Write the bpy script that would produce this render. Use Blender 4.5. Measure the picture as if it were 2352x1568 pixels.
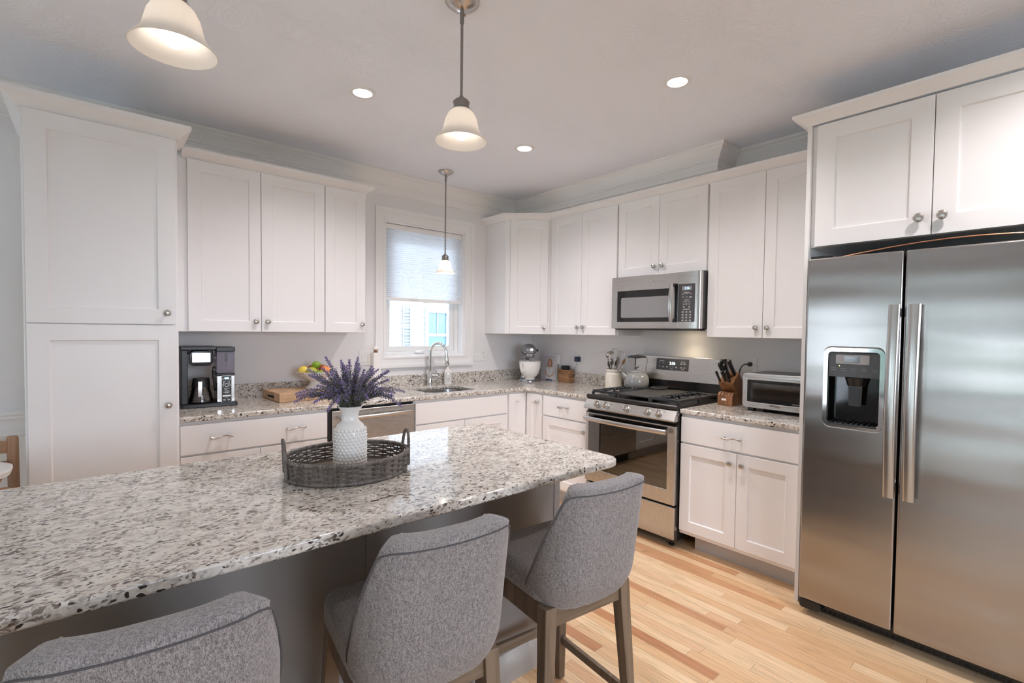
import bpy, bmesh, math, random
from math import pi, sin, cos, radians as R
from mathutils import Vector as V, Matrix
random.seed(7)
SC = bpy.context.scene
COL = SC.collection
for _o in list(bpy.data.objects):
    bpy.data.objects.remove(_o)

# ------------------------------------------------------------ camera
cam_d = bpy.data.cameras.new('camera')
cam = bpy.data.objects.new('camera', cam_d)
COL.objects.link(cam)
SC.camera = cam
cam_d.sensor_width = 36.0
cam_d.lens = 1127.59 / 2352 * 36
cam_d.shift_x = -20.80 / 2352
cam_d.shift_y = 10.82 / 2352
cam_d.clip_start = 0.05
_yaw, _pit, _rol = 0.7196, -0.0306, 0.0122
_f = V((sin(_yaw) * cos(_pit), cos(_yaw) * cos(_pit), sin(_pit)))
_r = V((cos(_yaw), -sin(_yaw), 0))
_u = _r.cross(_f)
_r2 = _r * cos(_rol) + _u * sin(_rol)
_u2 = -_r * sin(_rol) + _u * cos(_rol)
_m = Matrix((_r2, _u2, -_f)).transposed().to_4x4()
_m.translation = V((-3.4721, -3.7976, 1.3969))
cam.matrix_world = _m

# ------------------------------------------------------------ view, world, sun
SC.view_settings.view_transform = 'Standard'
SC.view_settings.look = 'None'
SC.view_settings.gamma = 1.0
SC.view_settings.use_curve_mapping = False
SC.view_settings.exposure = 0.36
SC.render.engine = 'CYCLES'
try:
    SC.cycles.use_denoising = True
    SC.cycles.max_bounces = 12
    SC.cycles.diffuse_bounces = 8
    SC.cycles.glossy_bounces = 5
    SC.cycles.transmission_bounces = 8
    SC.cycles.sample_clamp_indirect = 6.0
    SC.cycles.caustics_refractive = False
    SC.cycles.caustics_reflective = False
except Exception:
    pass
W_STRENGTH = 13.0
world = bpy.data.worlds.new('daylight')
SC.world = world
world.use_nodes = True
_n = world.node_tree.nodes
_l = world.node_tree.links
_n.clear()
_wo = _n.new('ShaderNodeOutputWorld')
_bg = _n.new('ShaderNodeBackground')
_bg.inputs['Strength'].default_value = W_STRENGTH
_tc = _n.new('ShaderNodeTexCoord')
_sep = _n.new('ShaderNodeSeparateXYZ')
_rmp = _n.new('ShaderNodeValToRGB')
_rmp.color_ramp.elements[0].position = 0.0
_rmp.color_ramp.elements[0].color = (0.84, 0.895, 1.0, 1)
_rmp.color_ramp.elements[1].position = 0.7
_rmp.color_ramp.elements[1].color = (0.70, 0.82, 1.0, 1)
_l.new(_tc.outputs['Generated'], _sep.inputs[0])
_l.new(_sep.outputs['Z'], _rmp.inputs[0])
_l.new(_rmp.outputs[0], _bg.inputs['Color'])
_l.new(_bg.outputs[0], _wo.inputs[0])


def window_portal(name, loc, rot, sx, sy):
    """guides the renderer to the daylight that enters through one of the room's windows"""
    d = bpy.data.lights.new(name, 'AREA')
    d.shape = 'RECTANGLE'
    d.size, d.size_y = sx, sy
    d.cycles.is_portal = True
    o = bpy.data.objects.new(name, d)
    COL.objects.link(o)
    o.location = loc
    o.rotation_euler = rot
    return o


window_portal('daylight_patio', (-7.52, -2.75, 1.05), (0, R(-90), 0), 2.1, 5.1)
window_portal('daylight_added_window', (-2.6, -6.52, 1.55), (R(90), 0, 0), 2.0, 1.3)  # opening added behind the camera to light stools and island front
window_portal('daylight_sink', (-1.25, 0.20, 1.72), (R(-90), 0, 0), 0.8, 1.12)


# ------------------------------------------------------------ materials
def hexc(r, g, b):
    def f(c):
        c /= 255
        return c / 12.92 if c <= 0.04045 else ((c + 0.055) / 1.055) ** 2.4
    return (f(r), f(g), f(b), 1)


MATS = {}


def new_mat(name):
    m = bpy.data.materials.new(name)
    m.use_nodes = True
    MATS[name] = m
    nt = m.node_tree
    return m, nt.nodes, nt.links, nt.nodes['Principled BSDF']


def pm(name, col, rough=0.5, metal=0.0, coat=0.0, spec=None, emit=None, es=0, trans=0, ior=None, noise=None, alpha=None):
    m, n, l, b = new_mat(name)
    c = col if len(col) == 4 else (*col, 1)
    b.inputs['Base Color'].default_value = c
    b.inputs['Roughness'].default_value = rough
    b.inputs['Metallic'].default_value = metal
    b.inputs['Coat Weight'].default_value = coat
    b.inputs['Coat Roughness'].default_value = 0.05
    if spec is not None:
        b.inputs['Specular IOR Level'].default_value = spec
    if emit:
        b.inputs['Emission Color'].default_value = (*emit[:3], 1)
        b.inputs['Emission Strength'].default_value = es
    if trans:
        b.inputs['Transmission Weight'].default_value = trans
    if ior:
        b.inputs['IOR'].default_value = ior
    if alpha is not None:
        b.inputs['Alpha'].default_value = alpha
    if noise:  # (scale, amount): slight unevenness so nothing is perfectly flat
        tc = n.new('ShaderNodeTexCoord')
        nz = n.new('ShaderNodeTexNoise')
        nz.inputs['Scale'].default_value = noise[0]
        nz.inputs['Detail'].default_value = 4
        mx = n.new('ShaderNodeMixRGB')
        mx.inputs[1].default_value = tuple(v * (1 - noise[1]) for v in c[:3]) + (1,)
        mx.inputs[2].default_value = tuple(min(1, v * (1 + noise[1])) for v in c[:3]) + (1,)
        l.new(tc.outputs['Object'], nz.inputs['Vector'])
        l.new(nz.outputs['Fac'], mx.inputs[0])
        l.new(mx.outputs[0], b.inputs['Base Color'])
    return m


def ramp(n, stops):
    r = n.new('ShaderNodeValToRGB')
    e = r.color_ramp.elements
    while len(e) < len(stops):
        e.new(0.5)
    for i, (p, c) in enumerate(stops):
        e[i].position = p
        e[i].color = c if len(c) == 4 else (*c, 1)
    return r


def mathn(n, op, a=None, b=None):
    x = n.new('ShaderNodeMath')
    x.operation = op
    for i, v in enumerate((a, b)):
        if isinstance(v, (int, float)):
            x.inputs[i].default_value = v
    return x


pm('cabinet', (0.84, 0.825, 0.828), 0.38, noise=(3, 0.015))
pm('wall_paint', (0.79, 0.775, 0.78), 0.75, noise=(2, 0.02))
pm('trim_paint', (0.84, 0.83, 0.825), 0.4, noise=(3, 0.015))
pm('toe_kick', (0.50, 0.50, 0.51), 0.5)
pm('island_paint', (0.27, 0.25, 0.24), 0.45, noise=(4, 0.03))
pm('island_moulding', (0.52, 0.51, 0.49), 0.45)
pm('nickel', (0.56, 0.53, 0.50), 0.26, 1.0)
pm('dark_nickel', (0.30, 0.28, 0.27), 0.33, 1.0)
pm('chrome', (0.78, 0.79, 0.81), 0.08, 1.0)
pm('black_plastic', (0.012, 0.012, 0.014), 0.35)
pm('black_gloss', (0.008, 0.008, 0.009), 0.08)
pm('black_metal', (0.02, 0.018, 0.017), 0.3)
pm('cast_iron', (0.022, 0.023, 0.026), 0.42)
pm('griddle', (0.05, 0.047, 0.045), 0.42)
pm('grey_dark', (0.06, 0.06, 0.065), 0.35)
pm('white_plastic', (0.80, 0.80, 0.79), 0.35)
pm('white_gloss', (0.84, 0.81, 0.78), 0.12)
pm('ceramic_cream', (0.78, 0.73, 0.64), 0.14)
pm('kettle_grey', (0.28, 0.28, 0.275), 0.12, coat=0.4)
pm('ink', (0.05, 0.035, 0.03), 0.6)
pm('print_white_glow', (0.75, 0.75, 0.75), 0.5, emit=(0.8, 0.8, 0.8), es=0.12)  # white print with a faint glow of its own added
pm('print_grey', (0.30, 0.30, 0.31), 0.5)
pm('led_white', (0.8, 0.9, 1.0), 0.5, emit=(0.85, 0.95, 1.0), es=2.2)
pm('led_blue', (0.5, 0.75, 1.0), 0.5, emit=(0.45, 0.72, 1.0), es=1.1)
pm('led_green', (0.5, 0.9, 0.2), 0.5, emit=(0.55, 1.0, 0.2), es=3)
pm('lcd_grey', (0.25, 0.25, 0.26), 0.2)
pm('bulb', (1, 0.95, 0.88), 0.5, emit=(1.0, 0.95, 0.88), es=4.5)
pm('bulb_bright', (1, 0.95, 0.88), 0.5, emit=(1.0, 0.94, 0.86), es=45)
pm('downlight_lens', (1, 0.95, 0.9), 0.5, emit=(1.0, 0.95, 0.88), es=11)
pm('hood_lens', (1, 0.9, 0.7), 0.5, emit=(1.0, 0.8, 0.52), es=6)
pm('copper', (0.72, 0.36, 0.22), 0.3, 1.0)
pm('matt_dark', (0.03, 0.03, 0.03), 0.9)
pm('lemon', (0.86, 0.66, 0.10), 0.4, noise=(30, 0.06))
pm('lime', (0.22, 0.36, 0.03), 0.4, noise=(20, 0.15))
pm('mango', (0.45, 0.45, 0.05), 0.4, noise=(9, 0.3))
pm('red_apple', (0.42, 0.06, 0.035), 0.3, noise=(14, 0.3))
pm('peach', (0.80, 0.30, 0.10), 0.4, noise=(14, 0.28))
pm('lavender_flower', (0.23, 0.175, 0.36), 0.8, noise=(40, 0.35))
pm('lavender_leaf', (0.12, 0.128, 0.108), 0.8, noise=(40, 0.3))
pm('lavender_stem', (0.12, 0.14, 0.09), 0.8)
pm('skin', (0.62, 0.36, 0.26), 0.6)
pm('hair', (0.40, 0.24, 0.12), 0.6)
pm('book_cover', (0.60, 0.57, 0.60), 0.3, noise=(8, 0.08))
pm('book_white', (0.78, 0.78, 0.80), 0.35)
pm('book_grey', (0.22, 0.23, 0.22), 0.4)
pm('paper', (0.75, 0.72, 0.66), 0.8)
pm('jeans', (0.10, 0.11, 0.25), 0.7)
pm('pink_ink', (0.55, 0.28, 0.38), 0.6)
pm('speaker_cloth', (0.012, 0.014, 0.02), 0.7)
pm('adapter', (0.012, 0.022, 0.06), 0.4)
pm('mixer_silver', (0.36, 0.37, 0.39), 0.27, 0.85)
pm('tank', (0.42, 0.40, 0.50), 0.1, trans=0.55, ior=1.2)
pm('siding', (0.20, 0.205, 0.21), 0.6)
pm('shutter', (0.15, 0.155, 0.16), 0.6)
pm('bounce_paving', (0.75, 0.74, 0.73), 0.8, noise=(3, 0.1))  # pale ground, added to bounce daylight up to the ceiling
pm('lawn', (0.22, 0.24, 0.17), 0.9, noise=(6, 0.3))
pm('leaves', (0.095, 0.15, 0.11), 0.8, noise=(5, 0.45))
pm('bark', (0.10, 0.07, 0.05), 0.9)
pm('outdoor_glass', (0.04, 0.10, 0.15), 0.25)
pm('sink_steel', (0.42, 0.42, 0.43), 0.25, 1.0)
pm('stone_white', (0.72, 0.70, 0.68), 0.25)


def glass(name, tint=(1, 1, 1), rough=0.0, gl=0.06):
    """thin glass: mostly see-through with a mirror coat that grows at glancing angles"""
    m, n, l, b = new_mat(name)
    out = n['Material Output']
    tr = n.new('ShaderNodeBsdfTransparent')
    tr.inputs[0].default_value = (*tint, 1)
    gs = n.new('ShaderNodeBsdfGlossy')
    gs.inputs['Roughness'].default_value = rough
    lw = n.new('ShaderNodeLayerWeight')
    lw.inputs[0].default_value = 0.25
    mm = mathn(n, 'MULTIPLY_ADD')
    mm.inputs[1].default_value = 0.8
    mm.inputs[2].default_value = gl
    mx = n.new('ShaderNodeMixShader')
    l.new(lw.outputs['Fresnel'], mm.inputs[0])
    l.new(mm.outputs[0], mx.inputs[0])
    l.new(tr.outputs[0], mx.inputs[1])
    l.new(gs.outputs[0], mx.inputs[2])
    l.new(mx.outputs[0], out.inputs[0])
    return m


glass('window_glass', (0.97, 0.99, 1.0), 0.0, 0.03)
glass('carafe_glass', (0.80, 0.78, 0.76), 0.02, 0.08)
glass('oven_glass', (0.10, 0.09, 0.085), 0.03, 0.16)
glass('toaster_glass', (0.45, 0.42, 0.40), 0.05, 0.10)


def translucent(name, col, tcol, mixf, rough=0.4):
    m, n, l, b = new_mat(name)
    out = n['Material Output']
    b.inputs['Base Color'].default_value = (*col, 1)
    b.inputs['Roughness'].default_value = rough
    t = n.new('ShaderNodeBsdfTranslucent')
    t.inputs[0].default_value = (*tcol, 1)
    mx = n.new('ShaderNodeMixShader')
    mx.inputs[0].default_value = mixf
    l.new(b.outputs[0], mx.inputs[1])
    l.new(t.outputs[0], mx.inputs[2])
    l.new(mx.outputs[0], out.inputs[0])
    return m


translucent('frosted_shade', (0.84, 0.80, 0.76), (0.92, 0.88, 0.83), 0.45, 0.3)
translucent('shade_cloth', (0.78, 0.80, 0.82), (0.90, 0.915, 0.93), 0.33, 0.8)


def steel(name, col=(0.56, 0.545, 0.53), rough=0.27, axis=2, wob=0.0, sc=1.0, wobs=(0.8, 0.8, 3.0), aniso=0.0):
    """brushed stainless: fine streaks along one axis, and a gentle waviness of the sheet"""
    m, n, l, b = new_mat(name)
    b.inputs['Base Color'].default_value = (*col, 1)
    b.inputs['Metallic'].default_value = 1.0
    if aniso:
        b.inputs['Anisotropic'].default_value = aniso
        tg = n.new('ShaderNodeTangent')
        tg.direction_type = 'RADIAL'
        tg.axis = 'Z'
        l.new(tg.outputs[0], b.inputs['Tangent'])
    tc = n.new('ShaderNodeTexCoord')
    mp = n.new('ShaderNodeMapping')
    s = [900, 900, 900]
    s[axis] = 12
    mp.inputs['Scale'].default_value = s
    nz = n.new('ShaderNodeTexNoise')
    nz.inputs['Scale'].default_value = sc
    nz.inputs['Detail'].default_value = 3
    l.new(tc.outputs['Object'], mp.inputs[0])
    l.new(mp.outputs[0], nz.inputs['Vector'])
    rr = ramp(n, [(0.3, (rough * 0.96,) * 3), (0.7, (rough * 1.04,) * 3)])
    l.new(nz.outputs['Fac'], rr.inputs[0])
    l.new(rr.outputs[0], b.inputs['Roughness'])
    bp = n.new('ShaderNodeBump')
    bp.inputs['Strength'].default_value = 0.02
    bp.inputs['Distance'].default_value = 0.0002
    l.new(nz.outputs['Fac'], bp.inputs['Height'])
    last = bp
    if wob:
        mp2 = n.new('ShaderNodeMapping')
        mp2.inputs['Scale'].default_value = wobs
        nz2 = n.new('ShaderNodeTexNoise')
        nz2.inputs['Scale'].default_value = 1.6
        nz2.inputs['Detail'].default_value = 1
        l.new(tc.outputs['Object'], mp2.inputs[0])
        l.new(mp2.outputs[0], nz2.inputs['Vector'])
        b2 = n.new('ShaderNodeBump')
        b2.inputs['Strength'].default_value = 1.0
        b2.inputs['Distance'].default_value = wob
        l.new(nz2.outputs['Fac'], b2.inputs['Height'])
        l.new(bp.outputs[0], b2.inputs['Normal'])
        last = b2
    l.new(last.outputs[0], b.inputs['Normal'])
    return m


steel('steel', axis=0)
steel('steel_v', axis=2)
pm('handle_steel', (0.56, 0.545, 0.53), 0.24, 1.0)
steel('fridge_steel', (0.41, 0.39, 0.38), 0.21, axis=0, wob=0.010, aniso=0.6, wobs=(0.45, 0.45, 2.6))


def granite(name):
    m, n, l, b = new_mat(name)
    tc = n.new('ShaderNodeTexCoord')
    mp = n.new('ShaderNodeMapping')
    mp.inputs['Rotation'].default_value = (0, 0, R(-12))
    mp.inputs['Scale'].default_value = (0.62, 1.0, 0.9)
    l.new(tc.outputs['Object'], mp.inputs[0])
    # warp
    w = n.new('ShaderNodeTexNoise')
    w.inputs['Scale'].default_value = 24
    w.inputs['Detail'].default_value = 3
    l.new(mp.outputs[0], w.inputs['Vector'])
    vm = n.new('ShaderNodeVectorMath')
    vm.operation = 'MULTIPLY_ADD'
    vm.inputs[1].default_value = (0.05, 0.05, 0.05)
    l.new(w.outputs['Color'], vm.inputs[0])
    l.new(mp.outputs[0], vm.inputs[2])
    # base mottling
    n1 = n.new('ShaderNodeTexNoise')
    n1.inputs['Scale'].default_value = 46
    n1.inputs['Detail'].default_value = 6
    n1.inputs['Roughness'].default_value = 0.65
    l.new(vm.outputs[0], n1.inputs['Vector'])
    r1 = ramp(n, [(0.28, (0.36, 0.31, 0.26)), (0.42, (0.56, 0.51, 0.45)), (0.53, (0.70, 0.66, 0.60)), (0.72, (0.79, 0.77, 0.73))])
    l.new(n1.outputs['Fac'], r1.inputs[0])
    # grey patches
    n2 = n.new('ShaderNodeTexNoise')
    n2.inputs['Scale'].default_value = 120
    n2.inputs['Detail'].default_value = 4
    l.new(vm.outputs[0], n2.inputs['Vector'])
    r2 = ramp(n, [(0.52, (0, 0, 0)), (0.63, (0.7, 0.7, 0.7))])
    l.new(n2.outputs['Fac'], r2.inputs[0])
    m1 = n.new('ShaderNodeMixRGB')
    m1.inputs[2].default_value = (0.27, 0.24, 0.23, 1)
    l.new(r2.outputs[0], m1.inputs[0])
    l.new(r1.outputs[0], m1.inputs[1])
    # dark grains
    vo = n.new('ShaderNodeTexVoronoi')
    vo.inputs['Scale'].default_value = 105
    l.new(vm.outputs[0], vo.inputs['Vector'])
    n3 = n.new('ShaderNodeTexNoise')
    n3.inputs['Scale'].default_value = 17
    n3.inputs['Detail'].default_value = 2
    l.new(mp.outputs[0], n3.inputs['Vector'])
    sepc = n.new('ShaderNodeSeparateColor')
    l.new(vo.outputs['Color'], sepc.inputs[0])
    gt = mathn(n, 'GREATER_THAN', None, 0.70)
    l.new(sepc.outputs[0], gt.inputs[0])
    lim = mathn(n, 'MULTIPLY', None, 0.75)
    l.new(n3.outputs['Fac'], lim.inputs[0])
    lt = mathn(n, 'LESS_THAN')
    l.new(vo.outputs['Distance'], lt.inputs[0])
    l.new(lim.outputs[0], lt.inputs[1])
    mu = mathn(n, 'MULTIPLY')
    l.new(gt.outputs[0], mu.inputs[0])
    l.new(lt.outputs[0], mu.inputs[1])
    m2 = n.new('ShaderNodeMixRGB')
    m2.inputs[2].default_value = (0.045, 0.033, 0.03, 1)
    l.new(mu.outputs[0], m2.inputs[0])
    l.new(m1.outputs[0], m2.inputs[1])
    vo2 = n.new('ShaderNodeTexVoronoi')
    vo2.inputs['Scale'].default_value = 210
    l.new(vm.outputs[0], vo2.inputs['Vector'])
    sp2 = n.new('ShaderNodeSeparateColor')
    l.new(vo2.outputs['Color'], sp2.inputs[0])
    n4 = n.new('ShaderNodeTexNoise')
    n4.inputs['Scale'].default_value = 30
    n4.inputs['Detail'].default_value = 2
    l.new(vm.outputs[0], n4.inputs['Vector'])
    th = mathn(n, 'MULTIPLY_ADD', None, -1.3)
    th.inputs[2].default_value = 1.56
    l.new(n4.outputs['Fac'], th.inputs[0])
    g4 = mathn(n, 'GREATER_THAN')
    l.new(sp2.outputs[0], g4.inputs[0])
    l.new(th.outputs[0], g4.inputs[1])
    f4 = mathn(n, 'MULTIPLY', None, 0.78)
    l.new(g4.outputs[0], f4.inputs[0])
    m4 = n.new('ShaderNodeMixRGB')
    m4.inputs[2].default_value = (0.115, 0.08, 0.065, 1)
    l.new(f4.outputs[0], m4.inputs[0])
    l.new(m2.outputs[0], m4.inputs[1])
    l.new(m4.outputs[0], b.inputs['Base Color'])
    b.inputs['Roughness'].default_value = 0.09
    b.inputs['Specular IOR Level'].default_value = 0.6
    return m


granite('granite')


def boards(name):
    """narrow red-oak strips running along world Y"""
    m, n, l, b = new_mat(name)
    tc = n.new('ShaderNodeTexCoord')
    sp = n.new('ShaderNodeSeparateXYZ')
    l.new(tc.outputs['Object'], sp.inputs[0])
    dx = mathn(n, 'DIVIDE', None, 0.0572)
    l.new(sp.outputs['X'], dx.inputs[0])
    fx = mathn(n, 'FLOOR')
    l.new(dx.outputs[0], fx.inputs[0])
    rx = mathn(n, 'FRACT')
    l.new(dx.outputs[0], rx.inputs[0])
    wn = n.new('ShaderNodeTexWhiteNoise')
    wn.noise_dimensions = '1D'
    l.new(fx.outputs[0], wn.inputs['W'])
    off = mathn(n, 'MULTIPLY_ADD', None, 7.0)
    l.new(wn.outputs['Value'], off.inputs[0])
    dy = mathn(n, 'DIVIDE', None, 0.85)
    l.new(sp.outputs['Y'], dy.inputs[0])
    l.new(dy.outputs[0], off.inputs[2])
    fy = mathn(n, 'FLOOR')
    l.new(off.outputs[0], fy.inputs[0])
    ry = mathn(n, 'FRACT')
    l.new(off.outputs[0], ry.inputs[0])
    cb = n.new('ShaderNodeCombineXYZ')
    l.new(fx.outputs[0], cb.inputs[0])
    l.new(fy.outputs[0], cb.inputs[1])
    wn2 = n.new('ShaderNodeTexWhiteNoise')
    wn2.noise_dimensions = '2D'
    l.new(cb.outputs[0], wn2.inputs['Vector'])
    tone = ramp(n, [(0.0, (0.74, 0.46, 0.245)), (0.25, (0.82, 0.56, 0.325)), (0.5, (0.87, 0.64, 0.40)), (0.75, (0.86, 0.61, 0.375)), (0.9, (0.70, 0.40, 0.21)), (1.0, (0.56, 0.27, 0.135))])
    l.new(wn2.outputs['Value'], tone.inputs[0])
    # grain
    gv = n.new('ShaderNodeCombineXYZ')
    sx = mathn(n, 'MULTIPLY', None, 1.0)
    l.new(sp.outputs['X'], sx.inputs[0])
    l.new(sx.outputs[0], gv.inputs[0])
    sy = mathn(n, 'MULTIPLY', None, 0.055)
    l.new(sp.outputs['Y'], sy.inputs[0])
    l.new(sy.outputs[0], gv.inputs[1])
    zz = mathn(n, 'MULTIPLY', None, 13.0)
    l.new(wn2.outputs['Value'], zz.inputs[0])
    l.new(zz.outputs[0], gv.inputs[2])
    g1 = n.new('ShaderNodeTexNoise')
    g1.inputs['Scale'].default_value = 11
    g1.inputs['Detail'].default_value = 2
    g1.inputs['Distortion'].default_value = 0.6
    l.new(gv.outputs[0], g1.inputs['Vector'])
    k = mathn(n, 'MULTIPLY', None, 13.0)
    l.new(g1.outputs['Fac'], k.inputs[0])
    fr = mathn(n, 'FRACT')
    l.new(k.outputs[0], fr.inputs[0])
    gr = ramp(n, [(0.0, (0.74, 0.74, 0.74)), (0.16, (0.94, 0.94, 0.94)), (0.45, (1.0, 1.0, 1.0)), (0.86, (0.98, 0.98, 0.98)), (1.0, (0.72, 0.72, 0.72))])
    l.new(fr.outputs[0], gr.inputs[0])
    g2 = n.new('ShaderNodeTexNoise')
    g2.inputs['Scale'].default_value = 170
    g2.inputs['Detail'].default_value = 2
    l.new(gv.outputs[0], g2.inputs['Vector'])
    gr2 = ramp(n, [(0.3, (0.86, 0.84, 0.82)), (0.6, (1, 1, 1))])
    l.new(g2.outputs['Fac'], gr2.inputs[0])
    ma = n.new('ShaderNodeMixRGB')
    ma.blend_type = 'MULTIPLY'
    ma.inputs[0].default_value = 0.75
    l.new(tone.outputs[0], ma.inputs[1])
    l.new(gr.outputs[0], ma.inputs[2])
    mb = n.new('ShaderNodeMixRGB')
    mb.blend_type = 'MULTIPLY'
    mb.inputs[0].default_value = 0.9
    l.new(ma.outputs[0], mb.inputs[1])
    l.new(gr2.outputs[0], mb.inputs[2])
    # seams
    ex = mathn(n, 'SUBTRACT', None, 0.5)
    l.new(rx.outputs[0], ex.inputs[0])
    ax = mathn(n, 'ABSOLUTE')
    l.new(ex.outputs[0], ax.inputs[0])
    gx = mathn(n, 'GREATER_THAN', None, 0.486)
    l.new(ax.outputs[0], gx.inputs[0])
    ey = mathn(n, 'SUBTRACT', None, 0.5)
    l.new(ry.outputs[0], ey.inputs[0])
    ay = mathn(n, 'ABSOLUTE')
    l.new(ey.outputs[0], ay.inputs[0])
    gy = mathn(n, 'GREATER_THAN', None, 0.4988)
    l.new(ay.outputs[0], gy.inputs[0])
    mxs = mathn(n, 'MAXIMUM')
    l.new(gx.outputs[0], mxs.inputs[0])
    l.new(gy.outputs[0], mxs.inputs[1])
    sm = mathn(n, 'MULTIPLY', None, 0.55)
    l.new(mxs.outputs[0], sm.inputs[0])
    mc = n.new('ShaderNodeMixRGB')
    mc.inputs[2].default_value = (0.16, 0.08, 0.04, 1)
    l.new(sm.outputs[0], mc.inputs[0])
    l.new(mb.outputs[0], mc.inputs[1])
    l.new(mc.outputs[0], b.inputs['Base Color'])
    b.inputs['Roughness'].default_value = 0.33
    b.inputs['Coat Weight'].default_value = 0.15
    b.inputs['Coat Roughness'].default_value = 0.2
    return m


boards('oak_floor')


def wood(name, c1, c2, scale=20, axis=0, rough=0.45, block=None):
    m, n, l, b = new_mat(name)
    tc = n.new('ShaderNodeTexCoord')
    mp = n.new('ShaderNodeMapping')
    s = [1.0, 1.0, 1.0]
    s[axis] = 0.08
    mp.inputs['Scale'].default_value = s
    l.new(tc.outputs['Object'], mp.inputs[0])
    nz = n.new('ShaderNodeTexNoise')
    nz.inputs['Scale'].default_value = scale
    nz.inputs['Detail'].default_value = 4
    nz.inputs['Distortion'].default_value = 0.8
    l.new(mp.outputs[0], nz.inputs['Vector'])
    k = mathn(n, 'MULTIPLY', None, 5)
    l.new(nz.outputs['Fac'], k.inputs[0])
    f = mathn(n, 'PINGPONG', None, 1.0)
    l.new(k.outputs[0], f.inputs[0])
    r = ramp(n, [(0.0, c1), (1.0, c2)])
    l.new(f.outputs[0], r.inputs[0])
    last = r
    if block:
        sp = n.new('ShaderNodeSeparateXYZ')
        l.new(tc.outputs['Object'], sp.inputs[0])
        cb = n.new('ShaderNodeCombineXYZ')
        for i, (nm, w) in enumerate(zip('XYZ', block)):
            d = mathn(n, 'DIVIDE', None, w)
            fl = mathn(n, 'FLOOR')
            l.new(sp.outputs[nm], d.inputs[0])
            l.new(d.outputs[0], fl.inputs[0])
            l.new(fl.outputs[0], cb.inputs[i])
        wn = n.new('ShaderNodeTexWhiteNoise')
        l.new(cb.outputs[0], wn.inputs['Vector'])
        r3 = ramp(n, [(0, (0.70, 0.70, 0.70)), (1, (1.12, 1.12, 1.12))])
        l.new(wn.outputs['Value'], r3.inputs[0])
        mm = n.new('ShaderNodeMixRGB')
        mm.blend_type = 'MULTIPLY'
        mm.inputs[0].default_value = 1
        l.new(r.outputs[0], mm.inputs[1])
        l.new(r3.outputs[0], mm.inputs[2])
        last = mm
    l.new(last.outputs[0], b.inputs['Base Color'])
    b.inputs['Roughness'].default_value = rough
    return m


wood('stool_wood', (0.15, 0.105, 0.07), (0.24, 0.175, 0.12), 26, 2, 0.5)
wood('stool_rail', (0.15, 0.105, 0.07), (0.24, 0.175, 0.12), 26, 0, 0.5)
wood('maple', (0.55, 0.33, 0.17), (0.66, 0.43, 0.25), 20, 0, 0.45, block=(0.045, 0.035, 0.08))
wood('walnut', (0.20, 0.085, 0.035), (0.36, 0.17, 0.075), 22, 2, 0.35)
wood('acacia', (0.22, 0.10, 0.045), (0.46, 0.25, 0.12), 18, 1, 0.4, block=(0.5, 0.5, 0.0165))
wood('dark_wood', (0.035, 0.022, 0.016), (0.06, 0.04, 0.03), 15, 1, 0.35)
wood('chair_wood', (0.36, 0.19, 0.10), (0.46, 0.26, 0.15), 15, 2, 0.45)
wood('spoon_wood', (0.45, 0.27, 0.13), (0.55, 0.35, 0.19), 30, 2, 0.5)
wood('rattan', (0.085, 0.07, 0.06), (0.19, 0.165, 0.145), 60, 2, 0.45)
wood('tray_base', (0.075, 0.052, 0.038), (0.14, 0.105, 0.075), 30, 0, 0.5)


def fabric(name):
    m, n, l, b = new_mat(name)
    tc = n.new('ShaderNodeTexCoord')
    mp = n.new('ShaderNodeMapping')
    mp.inputs['Scale'].default_value = (1.0, 1.0, 0.45)
    l.new(tc.outputs['Object'], mp.inputs[0])
    a = n.new('ShaderNodeTexNoise')
    a.inputs['Scale'].default_value = 620
    a.inputs['Detail'].default_value = 3
    a.inputs['Roughness'].default_value = 0.7
    l.new(mp.outputs[0], a.inputs['Vector'])
    c = n.new('ShaderNodeTexNoise')
    c.inputs['Scale'].default_value = 190
    c.inputs['Detail'].default_value = 3
    l.new(mp.outputs[0], c.inputs['Vector'])
    ad = mathn(n, 'MULTIPLY_ADD', None, 0.35)
    l.new(c.outputs['Fac'], ad.inputs[0])
    l.new(a.outputs['Fac'], ad.inputs[2])
    r = ramp(n, [(0.50, (0.105, 0.095, 0.098)), (0.66, (0.245, 0.228, 0.228)), (0.82, (0.40, 0.375, 0.37))])
    l.new(ad.outputs[0], r.inputs[0])
    l.new(r.outputs[0], b.inputs['Base Color'])
    b.inputs['Roughness'].default_value = 0.95
    b.inputs['Specular IOR Level'].default_value = 0.15
    b.inputs['Sheen Weight'].default_value = 0.35
    b.inputs['Sheen Roughness'].default_value = 0.5
    bp = n.new('ShaderNodeBump')
    bp.inputs['Strength'].default_value = 0.4
    bp.inputs['Distance'].default_value = 0.001
    l.new(a.outputs['Fac'], bp.inputs['Height'])
    l.new(bp.outputs[0], b.inputs['Normal'])
    return m


fabric('grey_tweed')
pm('seam_thread', (0.10, 0.095, 0.10), 0.9)


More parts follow.
